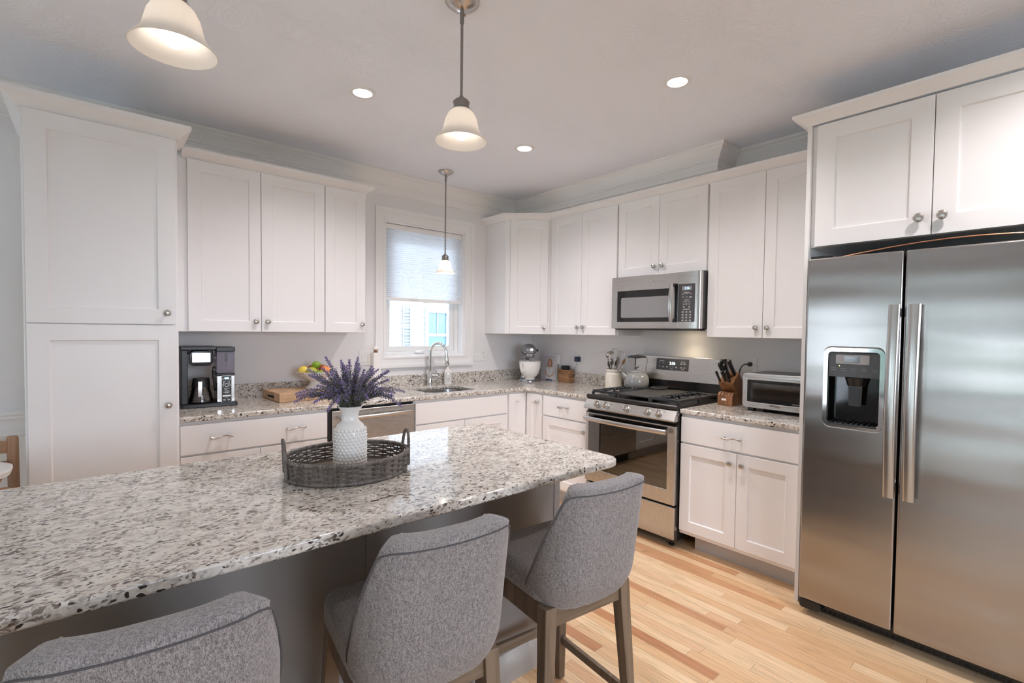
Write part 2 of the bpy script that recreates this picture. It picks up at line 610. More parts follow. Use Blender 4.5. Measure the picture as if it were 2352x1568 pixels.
def ceiling_mat(name):
    """white skip-trowel plaster"""
    m, n, l, b = new_mat(name)
    b.inputs['Base Color'].default_value = (0.85, 0.87, 0.925, 1)
    b.inputs['Roughness'].default_value = 0.6
    tc = n.new('ShaderNodeTexCoord')
    w = n.new('ShaderNodeTexNoise')
    w.inputs['Scale'].default_value = 2.2
    w.inputs['Detail'].default_value = 2
    l.new(tc.outputs['Object'], w.inputs['Vector'])
    vm = n.new('ShaderNodeVectorMath')
    vm.operation = 'MULTIPLY_ADD'
    vm.inputs[1].default_value = (0.9, 0.9, 0)
    l.new(w.outputs['Color'], vm.inputs[0])
    l.new(tc.outputs['Object'], vm.inputs[2])
    mp = n.new('ShaderNodeMapping')
    mp.inputs['Scale'].default_value = (13, 38, 1)
    l.new(vm.outputs[0], mp.inputs[0])
    a = n.new('ShaderNodeTexNoise')
    a.inputs['Scale'].default_value = 2.0
    a.inputs['Detail'].default_value = 5
    a.inputs['Distortion'].default_value = 0.8
    l.new(mp.outputs[0], a.inputs['Vector'])
    msk = n.new('ShaderNodeTexNoise')
    msk.inputs['Scale'].default_value = 2.4
    msk.inputs['Detail'].default_value = 2
    l.new(tc.outputs['Object'], msk.inputs['Vector'])
    mr = ramp(n, [(0.40, (0.12, 0.12, 0.12)), (0.62, (1, 1, 1))])
    l.new(msk.outputs['Fac'], mr.inputs[0])
    ar = ramp(n, [(0.42, (0, 0, 0)), (0.62, (1, 1, 1))])
    l.new(a.outputs['Fac'], ar.inputs[0])
    mu = mathn(n, 'MULTIPLY')
    l.new(ar.outputs[0], mu.inputs[0])
    l.new(mr.outputs[0], mu.inputs[1])
    bp = n.new('ShaderNodeBump')
    bp.inputs['Strength'].default_value = 0.42
    bp.inputs['Distance'].default_value = 0.004
    l.new(mu.outputs[0], bp.inputs['Height'])
    l.new(bp.outputs[0], b.inputs['Normal'])
    return m


ceiling_mat('ceiling_plaster')


def marble(name):
    m, n, l, b = new_mat(name)
    tc = n.new('ShaderNodeTexCoord')
    mp = n.new('ShaderNodeMapping')
    mp.inputs['Rotation'].default_value = (0.4, 0.6, 0.3)
    mp.inputs['Scale'].default_value = (1, 1, 3)
    l.new(tc.outputs['Object'], mp.inputs[0])
    a = n.new('ShaderNodeTexNoise')
    a.inputs['Scale'].default_value = 9
    a.inputs['Detail'].default_value = 4
    a.inputs['Distortion'].default_value = 1.2
    l.new(mp.outputs[0], a.inputs['Vector'])
    r = ramp(n, [(0.42, (0.78, 0.77, 0.76)), (0.50, (0.40, 0.37, 0.36)), (0.55, (0.75, 0.74, 0.73))])
    l.new(a.outputs['Fac'], r.inputs[0])
    l.new(r.outputs[0], b.inputs['Base Color'])
    b.inputs['Roughness'].default_value = 0.2
    return m


marble('marble')


# ------------------------------------------------------------ helpers
def tag(o, label=None, cat=None, group=None, kind=None):
    if label:
        o['label'] = label
    if cat:
        o['category'] = cat
    if group:
        o['group'] = group
    if kind:
        o['kind'] = kind
    return o


def thing(name, label, cat, loc=(0, 0, 0), rot=0.0, group=None):
    o = bpy.data.objects.new(name, None)
    o.empty_display_size = 0.05
    COL.objects.link(o)
    o.location = loc
    o.rotation_euler = (0, 0, rot) if isinstance(rot, (int, float)) else rot
    return tag(o, label, cat, group)


def fin(name, bm, mat, parent=None, bev=0.0, seg=2, smooth=True, label=None, ang=35, sub=0, solid=None):
    bmesh.ops.recalc_face_normals(bm, faces=bm.faces)
    me = bpy.data.meshes.new(name)
    for f in bm.faces:
        f.smooth = smooth
    bm.to_mesh(me)
    bm.free()
    if smooth:
        me.set_sharp_from_angle(angle=R(ang))
    o = bpy.data.objects.new(name, me)
    COL.objects.link(o)
    for mm in (mat if isinstance(mat, (list, tuple)) else [mat]):
        me.materials.append(MATS[mm])
    if parent is not None:
        o.parent = parent
    if solid:
        s = o.modifiers.new('solid', 'SOLIDIFY')
        s.thickness, s.offset = solid
    if bev:
        b = o.modifiers.new('bevel', 'BEVEL')
        b.width = bev
        b.segments = seg
        b.limit_method = 'ANGLE'
        b.angle_limit = R(40)
        b.harden_normals = True
    if sub:
        s = o.modifiers.new('sub', 'SUBSURF')
        s.levels = s.render_levels = sub
    if label:
        o['label'] = label
    return o


def struct(name, bm, mat, parent=None, **k):
    o = fin(name, bm, mat, parent, **k)
    if parent is None:
        o['kind'] = 'structure'
    return o


def NB():
    return bmesh.new()


def box(bm, x, y, z, mi=0):
    vs = [bm.verts.new((a, b, c)) for a in x for b in y for c in z]
    fs = []
    for i in ((0, 1, 3, 2), (4, 6, 7, 5), (0, 4, 5, 1), (2, 3, 7, 6), (0, 2, 6, 4), (1, 5, 7, 3)):
        f = bm.faces.new([vs[j] for j in i])
        f.material_index = mi
        fs.append(f)
    return vs


def bx(x, y, z):
    bm = NB()
    box(bm, x, y, z)
    return bm


def xform(bm, vs, M):
    bmesh.ops.transform(bm, matrix=M, verts=vs)


def rbox(bm, c, s, M=None, mi=0):
    """box by centre and size, optionally rotated by a matrix about its centre"""
    vs = box(bm, (-s[0] / 2, s[0] / 2), (-s[1] / 2, s[1] / 2), (-s[2] / 2, s[2] / 2), mi)
    T = Matrix.Translation(c)
    xform(bm, vs, T @ M.to_4x4() if M is not None else T)
    return vs


def ring(bm, c, r, ax1, ax2, n):
    return [bm.verts.new(c + ax1 * (r * cos(2 * pi * i / n)) + ax2 * (r * sin(2 * pi * i / n))) for i in range(n)]


def frame(d):
    d = d.normalized()
    a = V((0, 0, 1)) if abs(d.z) < 0.9 else V((1, 0, 0))
    u = d.cross(a).normalized()
    return u, d.cross(u).normalized()


def bridge(bm, a, b, mi=0):
    n = len(a)
    for i in range(n):
        f = bm.faces.new((a[i], a[(i + 1) % n], b[(i + 1) % n], b[i]))
        f.material_index = mi


def tube(bm, pts, r, n=10, cap=True, mi=0, closed=False):
    """round bar along points; r is a number or a list"""
    pts = [V(p) for p in pts]
    m = len(pts)
    rs = r if isinstance(r, (list, tuple)) else [r] * m
    prev = None
    rings = []
    u = None
    for i, p in enumerate(pts):
        if closed:
            d = pts[(i + 1) % m] - pts[i - 1]
        else:
            d = pts[min(i + 1, m - 1)] - pts[max(i - 1, 0)]
        d.normalize()
        if u is None:
            u, w = frame(d)
        else:
            u = (u - d * u.dot(d)).normalized()
            w = d.cross(u)
        rings.append(ring(bm, p, rs[i], u, w, n))
    for i in range(m - 1):
        bridge(bm, rings[i], rings[i + 1], mi)
    if closed:
        bridge(bm, rings[-1], rings[0], mi)
    elif cap:
        for q in (rings[0], rings[-1]):
            f = bm.faces.new(q)
            f.material_index = mi
    return rings


def strap(bm, pts, w, t, up=V((0, 0, 1)), mi=0):
    """flat bar w wide (sideways) and t thick along points"""
    pts = [V(p) for p in pts]
    m = len(pts)
    prev = None
    for i, p in enumerate(pts):
        d = (pts[min(i + 1, m - 1)] - pts[max(i - 1, 0)]).normalized()
        s = d.cross(up).normalized()
        q = s.cross(d).normalized()
        ww = w[i] if isinstance(w, (list, tuple)) else w
        rg = [bm.verts.new(p + s * (a * ww / 2) + q * (b * t / 2)) for a, b in ((-1, -1), (1, -1), (1, 1), (-1, 1))]
        if prev:
            bridge(bm, prev, rg, mi)
        else:
            bm.faces.new(rg).material_index = mi
        prev = rg
    bm.faces.new(prev).material_index = mi


def lathe(bm, prof, n=32, c=(0, 0, 0), M=None, mi=0, closed=False):
    """revolve (r, z) profile about z; points with r = 0 close the end"""
    c = V(c)
    rows = []
    new = []
    for r, z in prof:
        if r <= 1e-6:
            v = [bm.verts.new((0, 0, z))]
        else:
            v = [bm.verts.new((r * cos(2 * pi * i / n), r * sin(2 * pi * i / n), z)) for i in range(n)]
        rows.append(v)
        new += v
    pairs = list(zip(rows, rows[1:]))
    if closed:
        pairs.append((rows[-1], rows[0]))
    for a, b in pairs:
        if len(a) == 1 and len(b) == 1:
            continue
        for i in range(n):
            j = (i + 1) % n
            if len(a) == 1:
                f = bm.faces.new((a[0], b[i], b[j]))
            elif len(b) == 1:
                f = bm.faces.new((a[i], a[j], b[0]))
            else:
                f = bm.faces.new((a[i], a[j], b[j], b[i]))
            f.material_index = mi
    T = Matrix.Translation(c)
    if M is not None:
        T = T @ M.to_4x4()
    xform(bm, new, T)
    return new


def disc(prof, *a, **k):
    bm = NB()
    lathe(bm, prof, *a, **k)
    return bm


def ball(bm, c, r, s=(1, 1, 1), u=14, v=9, mi=0, M=None):
    prof = [(0, -1)] + [(cos(t), sin(t)) for t in [(-pi / 2 + pi * (i + 1) / (v + 1)) for i in range(v)]] + [(0, 1)]
    S = Matrix.Diagonal((r * s[0], r * s[1], r * s[2]))
    return lathe(bm, prof, u, c, (M.to_3x3() @ S) if M is not None else S, mi)


def prism(bm, poly, z0, z1, M=None, mi=0):
    """extrude a 2-D outline (x, y) from z0 to z1"""
    a = [bm.verts.new((x, y, z0)) for x, y in poly]
    b = [bm.verts.new((x, y, z1)) for x, y in poly]
    fs = [bm.faces.new(a), bm.faces.new(b)]
    for i in range(len(a)):
        j = (i + 1) % len(a)
        fs.append(bm.faces.new((a[i], a[j], b[j], b[i])))
    for f in fs:
        f.material_index = mi
    if M is not None:
        xform(bm, a + b, M)
    return a + b


def rrect(x0, x1, y0, y1, r, n=6):
    p = []
    for cx, cy, a in ((x1 - r, y0 + r, -90), (x1 - r, y1 - r, 0), (x0 + r, y1 - r, 90), (x0 + r, y0 + r, 180)):
        for i in range(n + 1):
            t = R(a + 90 * i / n)
            p.append((cx + r * cos(t), cy + r * sin(t)))
    return p


XZ = Matrix(((1, 0, 0, 0), (0, 0, 1, 0), (0, 1, 0, 0), (0, 0, 0, 1)))  # (x, y, z) -> (x, z, y): outline drawn in x-z, extruded along y


def plate(bm, x0, x1, z0, z1, y0, y1, r=0.0, n=5, mi=0):
    """panel standing upright with rounded corners, between y0 and y1"""
    poly = rrect(x0, x1, z0, z1, r, n) if r else [(x0, z0), (x1, z0), (x1, z1), (x0, z1)]
    return prism(bm, poly, y0, y1, XZ, mi)


def holed(bm, outer, inner, y0, y1, n=5, ro=0.0, ri=0.0, mi=0, back=True):
    """upright frame: outer and inner are (x0, x1, z0, z1); same point count on both outlines"""
    def pts(q, r):
        return rrect(*q, max(r, 1e-4), n)
    po, pi_ = pts(outer, ro), pts(inner, ri)
    fo = [bm.verts.new((x, y0, z)) for x, z in po]
    fi = [bm.verts.new((x, y0, z)) for x, z in pi_]
    bo = [bm.verts.new((x, y1, z)) for x, z in po]
    bi = [bm.verts.new((x, y1, z)) for x, z in pi_]
    for a, b in ((fo, fi), (fi, bi), (bo, fo)) + (((bi, bo),) if back else ()):
        bridge(bm, a, b, mi)


def windowed(bm, outer, inner, y0, y1):
    """upright slab with an opening; outer and inner are point lists in (x, z)"""
    rings = []
    for y, s in ((y0, -1), (y1, 1)):
        ov = [bm.verts.new((x, y, z)) for x, z in outer]
        hv = [bm.verts.new((x, y, z)) for x, z in inner]
        es = [bm.edges.new((q[i], q[(i + 1) % len(q)])) for q in (ov, hv) for i in range(len(q))]
        bmesh.ops.triangle_fill(bm, use_beauty=True, use_dissolve=False, edges=es, normal=(0, s, 0))
        rings.append((ov, hv))
    bridge(bm, rings[0][0], rings[1][0])
    bridge(bm, rings[0][1], rings[1][1])


def sweep(bm, path, prof, closed=False, mi=0, cap=True):
    """moulding: prof is (offset to the right of travel, z); mitred at the path's corners"""
    m = len(path)
    P = [V((p[0], p[1])) for p in path]
    rows = []
    for i in range(m):
        ns = []
        for a, b in ((i - 1, i), (i, i + 1)):
            if closed or (a >= 0 and b < m):
                d = (P[b % m] - P[a % m]).normalized()
                ns.append(V((d.y, -d.x)))
        if len(ns) == 1:
            mt = ns[0]
        else:
            mt = (ns[0] + ns[1]) / (1 + ns[0].dot(ns[1]))
        rows.append([bm.verts.new((P[i].x + mt.x * o, P[i].y + mt.y * o, z)) for o, z in prof])
    k = len(prof)
    for i in range(m if closed else m - 1):
        a, b = rows[i], rows[(i + 1) % m]
        for j in range(k):
            bm.faces.new((a[j], a[(j + 1) % k], b[(j + 1) % k], b[j])).material_index = mi
    if cap and not closed:
        bm.faces.new(rows[0])
        bm.faces.new(rows[-1])


_txt = {}


def text(name, s, size, mat, parent, loc, rot=(R(90), 0, 0), ext=0.0004, sx=1.0, align='CENTER', label=None):
    """raised or printed lettering as a mesh; stands upright facing local -y by default"""
    cu = bpy.data.curves.new('lettering_tmp', 'FONT')
    cu.body = s
    cu.size = size
    cu.extrude = ext
    cu.align_x = align
    cu.align_y = 'CENTER'
    o = bpy.data.objects.new('lettering_tmp', cu)
    COL.objects.link(o)
    bpy.context.view_layer.update()
    dg = bpy.context.evaluated_depsgraph_get()
    me = bpy.data.meshes.new_from_object(o.evaluated_get(dg))
    bpy.data.objects.remove(o)
    me.name = name
    q = bpy.data.objects.new(name, me)
    COL.objects.link(q)
    me.materials.clear()
    me.materials.append(MATS[mat])
    q.parent = parent
    q.location = loc
    q.rotation_euler = rot
    q.scale = (sx, 1, 1)
    if label:
        q['label'] = label
    return q


def kids(o):
    return [c for c in bpy.data.objects if c.parent == o]


def copy_tree(o, parent=None):
    c = o.copy()
    COL.objects.link(c)
    if parent is not None:
        c.parent = parent
    for ch in list(o.children):
        copy_tree(ch, c)
    return c


def dup(root, loc, rot=None, label=None, group=None):
    c = copy_tree(root)
    c.location = loc
    if rot is not None:
        c.rotation_euler = (0, 0, rot) if isinstance(rot, (int, float)) else rot
    if label:
        c['label'] = label
    if group:
        c['group'] = group
    return c


# ------------------------------------------------------------ cabinet parts
def shaker(name, parent, x0, x1, z0, z1, yf, th=0.019, rail=0.066, rec=0.009):
    """door with a recessed flat panel; front face at y = yf, faces local -y"""
    bm = NB()
    def rect(a, b, c, d, y):
        return [bm.verts.new(p) for p in ((a, y, c), (b, y, c), (b, y, d), (a, y, d))]
    o = rect(x0, x1, z0, z1, yf)
    i = rect(x0 + rail, x1 - rail, z0 + rail, z1 - rail, yf)
    e = 0.0035
    p = rect(x0 + rail + e, x1 - rail - e, z0 + rail + e, z1 - rail - e, yf + rec)
    k = rect(x0, x1, z0, z1, yf + th)
    bridge(bm, o, i)
    bridge(bm, i, p)
    bridge(bm, k, o)
    bm.faces.new(p)
    bm.faces.new(k)
    return fin(name, bm, 'cabinet', parent, bev=0.0016, ang=20)


def slab(name, parent, x0, x1, z0, z1, yf, th=0.019):
    return fin(name, bx((x0, x1), (yf, yf + th), (z0, z1)), 'cabinet', parent, bev=0.003)


KNOB = [(0, 0.0), (0.0075, 0.0), (0.006, 0.006), (0.0055, 0.012), (0.010, 0.015), (0.0155, 0.019), (0.0165, 0.023), (0.014, 0.028), (0.008, 0.0305), (0, 0.031)]
TOFRONT = Matrix.Rotation(R(90), 3, 'X')  # z axis -> -y


def knob(parent, x, z, yf, sc=1.0):
    bm = NB()
    lathe(bm, [(r * sc, h * sc) for r, h in KNOB], 20, (x, yf, z), TOFRONT)
    for k in range(3):  # the swirl cast into the face
        a = R(25 + 0 * k)
        off = (k - 1) * 0.007 * sc
        d = V((cos(a), 0, sin(a)))
        q = V((-sin(a), 0, cos(a))) * off + V((x, yf - 0.0295 * sc, z))
        h = 0.010 * sc if k == 1 else 0.007 * sc
        tube(bm, [q - d * h + V((0, 0.004, 0)), q, q + d * h + V((0, 0.004, 0))], 0.0016 * sc, 6)
    return fin('knob', bm, 'nickel', parent, label='brushed nickel knob')


def pull(parent, x, z, yf, w=0.105):
    bm = NB()
    pts, rs = [], []
    for i in range(17):
        t = i / 16 * 2 - 1
        pts.append((x + t * w / 2, yf - 0.024 + 0.005 * cos(t * pi * 1.5), z + 0.005 * sin(t * pi)))
        rs.append(0.0042 + 0.004 * abs(t) ** 3)
    tube(bm, pts, rs, 10)
    for s in (-1, 1):
        tube(bm, [(x + s * w * 0.44, yf + 0.001, z + 0.0), (x + s * w * 0.44, yf - 0.022, z)], 0.0055, 10)
    return fin('handle', bm, 'nickel', parent, label='brushed nickel bow handle')


# ------------------------------------------------------------ room shell
HC = 2.675
XL, YF = -7.5, -6.5


def wall_with_hole(name, axis, at0, at1, lo, hi, hole, mat='wall_paint', z0=0.0, z1=HC):
    a, b, c, d = hole
    bm = NB()
    def pt(u, w, z):
        return bm.verts.new((u, w, z) if axis == 'x' else (w, u, z))
    c = max(c, z0 + 0.0005)
    rows = []
    for w in (at0, at1):
        rows.append(([pt(u, w, z) for u, z in ((lo, z0), (hi, z0), (hi, z1), (lo, z1))], [pt(u, w, z) for u, z in ((a, c), (b, c), (b, d), (a, d))]))
    bridge(bm, rows[0][0], rows[0][1])
    bridge(bm, rows[1][0], rows[1][1])
    bridge(bm, rows[0][0], rows[1][0])
    bridge(bm, rows[0][1], rows[1][1])
    return struct(name, bm, mat, smooth=False)


struct('floor', bx((XL - 0.2, 0.2), (YF - 0.2, 0.22), (-0.1, 0.0)), 'oak_floor', smooth=False)
struct('ceiling', bx((XL - 0.2, 0.2), (YF - 0.2, 0.22), (HC, HC + 0.1)), 'ceiling_plaster', smooth=False)
WX0, WX1, WZ0, WZ1 = -1.652, -0.852, 1.165, 2.298
wall_with_hole('wall_back', 'x', 0.0, 0.2, XL - 0.2, 0.2, (WX0, WX1, WZ0, WZ1))
struct('wall_right', bx((0.0, 0.2), (YF - 0.2, 0.0), (0, HC)), 'wall_paint', smooth=False)
wall_with_hole('wall_left', 'y', XL - 0.2, XL, YF - 0.2, 0.0, (-5.3, -0.2, 0.0, 2.10))
wall_with_hole('wall_front', 'x', YF - 0.2, YF, XL, 0.0, (-3.6, -1.6, 0.9, 2.2))

# ceiling crown, following the boxed-out stretch above the stove-side cabinets
SOF = 0.24
crown_prof = [(0, -0.132), (0.010, -0.132), (0.010, -0.112), (0.016, -0.108), (0.016, -0.098), (0.024, -0.094), (0.030, -0.082),
              (0.046, -0.058), (0.066, -0.040), (0.072, -0.034), (0.072, -0.026), (0.080, -0.022), (0.088, -0.014), (0.088, 0.0), (0, 0.0)]
bm = NB()
sweep(bm, [(XL, YF), (XL, 0), (-SOF, 0), (-SOF, -2.12), (0, -2.12), (0, YF), (XL, YF)], [(o, HC + z - 0.0005) for o, z in crown_prof])
struct('trim_1', bm, 'trim_paint', ang=20)
bm = NB()   # flat frieze with a bead below the crown
fr = [(0, 2.505), (0.006, 2.505), (0.012, 2.511), (0.006, 2.517), (0.006, HC - 0.132), (0, HC - 0.132)]
sweep(bm, [(XL, 0), (-SOF, 0), (-SOF, -2.12), (0, -2.12), (0, -3.0)], fr)
struct('trim_2', bm, 'trim_paint', ang=20)
struct('trim_3', bx((-SOF, 0), (-2.12, 0), (2.40, HC - 0.001)), 'trim_paint', smooth=False)    # boxed soffit

# dining side: chair rail, wainscot panel and picture-frame moulding
bm = NB()
sweep(bm, [(XL, 0), (-3.715, 0)], [(0, 0.868), (0.008, 0.868), (0.010, 0.88), (0.020, 0.892), (0.020, 0.905), (0.030, 0.915), (0.030, 0.932), (0, 0.932)])
struct('trim_4', bm, 'trim_paint')
struct('trim_5', bx((XL, -3.715), (-0.005, 0), (0.12, 0.868)), 'trim_paint', smooth=False)
bm = NB()
for k in range(3):
    x1 = -3.748 - k * 1.25
    sweep(bm, [(x1 - 1.1, 0.22), (x1, 0.22), (x1, 0.792), (x1 - 1.1, 0.792)], [(0.0, 0.0), (0.0, 0.012), (0.012, 0.018), (0.02, 0.010), (0.03, 0.008), (0.03, 0.0)], closed=True)
bmesh.ops.transform(bm, matrix=Matrix(((1, 0, 0, 0), (0, 0, -1, -0.005), (0, 1, 0, 0), (0, 0, 0, 1))), verts=bm.verts)
struct('trim_6', bm, 'trim_paint')
base_prof = [(0, 0.0), (0.014, 0.0), (0.014, 0.10), (0.006, 0.12), (0, 0.12)]
bm = NB()
sweep(bm, [(XL, YF), (XL, -5.35)], base_prof)
sweep(bm, [(XL, -0.15), (XL, 0), (-3.715, 0)], base_prof)
struct('baseboard_left', bm, 'trim_paint')
bm = NB()
sweep(bm, [(0, -3.86), (0, YF), (XL, YF)], base_prof)
struct('baseboard_front', bm, 'trim_paint')

# sink window
win = bpy.data.objects.new('window_1', None)
COL.objects.link(win)
tag(win, kind='structure')
bm = NB()
ow = (-1.733, -0.760, 1.078, 2.398)
iw = (WX0 + 0.004, WX1 - 0.004, WZ0 + 0.004, WZ1 - 0.004)


def grow(q, d):
    return (q[0] - d, q[1] + d, q[2] - d, q[3] + d)


def lerpq(t):
    return tuple(a + (b - a) * t for a, b in zip(ow, iw))


holed(bm, ow, lerpq(0.26), -0.024, 0.0, n=1)
holed(bm, lerpq(0.24), lerpq(0.34), -0.020, 0.0, n=1)
holed(bm, lerpq(0.32), lerpq(0.86), -0.014, 0.0, n=1)
holed(bm, lerpq(0.84), iw, -0.018, 0.0, n=1)
fin('casing', bm, 'trim_paint', win, bev=0.002, ang=25)
bm = NB()
holed(bm, (WX0 + 0.001, WX1 - 0.001, WZ0 + 0.001, WZ1 - 0.001), (WX0 + 0.018, WX1 - 0.018, WZ0 + 0.018, WZ1 - 0.018), 0.0, 0.16, n=1)
fin('jamb', bm, 'trim_paint', win, bev=0.001, ang=25)
bm = NB()
holed(bm, (WX0 + 0.019, WX1 - 0.019, WZ0 + 0.019, WZ1 - 0.019), (WX0 + 0.052, WX1 - 0.052, WZ0 + 0.045, WZ1 - 0.05), 0.085, 0.14, n=1)
fin('frame', bm, 'white_plastic', win, bev=0.003, ang=25)
bm = NB()
holed(bm, (WX0 + 0.053, WX1 - 0.053, WZ0 + 0.046, WZ1 - 0.051), (WX0 + 0.10, WX1 - 0.10, WZ0 + 0.088, WZ1 - 0.095), 0.10, 0.135, n=1)
fin('sash', bm, 'white_plastic', win, bev=0.004, ang=25)
fin('pane', bx((WX0 + 0.10, WX1 - 0.10), (0.115, 0.119), (WZ0 + 0.088, WZ1 - 0.095)), 'window_glass', win, smooth=False)
bm = NB()
ball(bm, (-1.285, 0.062, WZ0 + 0.036), 0.02, (2.4, 1.0, 0.7))
tube(bm, [(-1.285, 0.05, WZ0 + 0.045), (-1.25, 0.03, WZ0 + 0.05), (-1.235, 0.03, WZ0 + 0.045)], 0.006, 8)
fin('crank', bm, 'white_plastic', win)

# patio door on the dining side and an unseen rear window added to light the stools (both outside the picture)
for nm, ax, lo, hi, z0, z1, at, nd in (('door_1', 'y', -5.3, -0.2, 0.0005, 2.10, XL - 0.1, 4), ('added_window', 'x', -3.6, -1.6, 0.9, 2.2, YF - 0.1, 2)):
    e = bpy.data.objects.new(nm, None)
    COL.objects.link(e)
    tag(e, kind='structure')
    bm = NB()
    g = NB()
    M = Matrix.Identity(4) if ax == 'x' else Matrix(((0, 1, 0, 0), (1, 0, 0, 0), (0, 0, 1, 0), (0, 0, 0, 1)))
    w = (hi - lo) / nd
    for i in range(nd):
        holed(bm, (lo + i * w + 0.002, lo + (i + 1) * w - 0.002, z0 + 0.002, z1 - 0.002), (lo + i * w + 0.07, lo + (i + 1) * w - 0.07, z0 + 0.09, z1 - 0.08), at - 0.03, at + 0.03, n=1)
        box(g, (lo + i * w + 0.07, lo + (i + 1) * w - 0.07), (at - 0.003, at + 0.003), (z0 + 0.09, z1 - 0.08))
    xform(bm, bm.verts, M)
    xform(g, g.verts, M)
    fin('frame', bm, 'trim_paint', e, smooth=False)
    fin('pane', g, 'window_glass', e, smooth=False)

# ------------------------------------------------------------ outside
struct('ground', bx((-40, 40), (-40, 40), (-0.6, -0.5)), 'lawn', smooth=False)
struct('patio', bx((-9.6, XL - 0.21), (-9, 3.5), (-0.5, -0.12)), 'bounce_paving', smooth=False)
struct('added_side_yard', bx((-7, 2), (0.25, 4.45), (-0.5, -0.3)), 'bounce_paving', smooth=False)  # unseen pale strip, added to throw daylight up through the sink window
struct('terrace', bx((XL - 0.21, 2), (-11.0, YF - 0.21), (-0.5, -0.12)), 'bounce_paving', smooth=False)


def tree(loc, h, r, label):
    t = thing('tree', label, 'tree', loc, group='trees outside the patio door')
    fin('trunk', disc([(0, 0), (0.14, 0), (0.10, h * 0.5), (0.06, h * 0.7), (0, h * 0.7)], 10), 'bark', t)
    bm = NB()
    rnd = random.Random(int(h * 100))
    for k in range(900):
        a, b, q = rnd.uniform(0, 2 * pi), rnd.uniform(-1, 1), r * rnd.uniform(0.15, 1) ** 0.5
        w = math.sqrt(max(0.05, 1 - b * b))
        c = V((cos(a) * q * w, sin(a) * q * w, h * 0.56 + b * h * 0.44))
        M = Matrix.Translation(c) @ Matrix.Rotation(rnd.uniform(0, 3), 4, 'X') @ Matrix.Diagonal((1, 1, 0.35, 1))
        bmesh.ops.create_icosphere(bm, subdivisions=1, radius=rnd.uniform(0.14, 0.30), matrix=M)
    fin('crown', bm, 'leaves', t, smooth=False)
    return t


for i, (x, y, h, r) in enumerate(((-12.6, 1.8, 4.3, 1.3), (-13.2, -1.1, 4.9, 1.35), (-12.7, -4.0, 4.5, 1.35), (-13.3, -6.9, 5.1, 1.35), (-12.6, -9.8, 4.3, 1.3))):  # unseen trees, set densely to tone down the sky in the refrigerator's reflection
    tree((x, y, -0.5), h, r, ('first', 'second', 'third', 'fourth', 'fifth')[i] + ' leafy green tree beyond the patio door, counted from the window-wall end')

# neighbouring house seen through the sink window
nh = thing('house', 'white clapboard neighbouring house seen through the sink window', 'house', (0, 4.5, -0.5))
bm = NB()
for i in range(52):
    z = 0.6 + i * 0.11
    if -0.5 + z > 4.6:
        break
    vs = [bm.verts.new(p) for p in ((-6, -0.012, z), (6, -0.012, z), (6, 0.0, z + 0.11), (-6, 0.0, z + 0.11), (-6, 0.1, z), (6, 0.1, z), (6, 0.1, z + 0.11), (-6, 0.1, z + 0.11))]
    for f in ((0, 1, 2, 3), (0, 1, 5, 4), (4, 5, 6, 7)):
        bm.faces.new([vs[j] for j in f])
fin('wall', bm, 'siding', nh, smooth=False)
fin('foundation', bx((-6, 6), (0.02, 0.1), (0, 0.6)), 'matt_dark', nh, smooth=False)
bm = NB()
holed(bm, (1.33, 1.87, 1.25, 2.31), (1.40, 1.80, 1.33, 2.23), -0.05, 0.0, n=1)
box(bm, (1.40, 1.80), (-0.045, -0.005), (1.775, 1.83))
box(bm, (1.59, 1.61), (-0.04, -0.005), (1.83, 2.23))
wn_ = fin('window', bm, 'siding', nh, smooth=False)
fin('pane', bx((1.40, 1.80), (-0.02, -0.015), (1.33, 2.23)), 'outdoor_glass', wn_, smooth=False)
bm = NB()
holed(bm, (0.86, 1.03, 1.2, 2.34), (0.885, 1.005, 1.23, 2.31), -0.04, 0.0, n=1)
for i in range(18):
    z = 1.235 + i * 0.06
    rbox(bm, (0.945, -0.02, z + 0.03), (0.12, 0.006, 0.055), Matrix.Rotation(R(25), 3, 'X'))
fin('shutter', bm, 'shutter', nh, smooth=False)
# ------------------------------------------------------------ cabinets
UD, UF = 0.312, -0.3335       # upper body depth, door face
BD, BF = 0.620, -0.640        # base body depth, door face
RW = R(-90)                   # things on the stove wall are turned to face -x


def cab(name, label, loc, rot, w, d, z0, z1, toe=None, cat='cabinet', group=None, bev=0.0015):
    t = thing(name, label, cat, loc, rot, group)
    fin('body', bx((0, w), (-d, -0.001), (z0, z1)), 'cabinet', t, bev=bev)
    if toe:
        fin('toe_kick', bx((toe[0], w - toe[1]), (-d + 0.075, -0.01), (0.0, z0)), 'toe_kick', t, smooth=False, label='grey recessed toe kick')
    return t


G = 0.0016
# tall pantry at the left; silver plate; its metal brightness is put into a pale glowing colour
p = cab('pantry_cabinet', 'tall white pantry cabinet with two stacked doors at the left of the counter', (-3.700, 0, 0), 0, 0.575, 0.665, 0.11, 2.372, toe=(0, 0))
d1 = shaker('door', p, 0.010, 0.564, 1.409, 2.362, -0.686, rail=0.075)
knob(d1, 0.524, 1.468, -0.686)
d2 = shaker('door', p, 0.010, 0.564, 0.13, 1.404, -0.686, rail=0.075)
knob(d2, 0.526, 0.992, -0.686)
CRN = [(0, 0), (0.008, 0.0), (0.012, 0.006), (0.022, 0.020), (0.040, 0.034), (0.056, 0.044), (0.056, 0.062), (0, 0.062)]
bm = NB()
sweep(bm, [(0, -0.003), (0, -0.665), (0.575, -0.665), (0.575, -0.395)], [(o + 0.001, z * 1.12 + 2.366) for o, z in CRN])
fin('crown', bm, 'cabinet', p, ang=25)

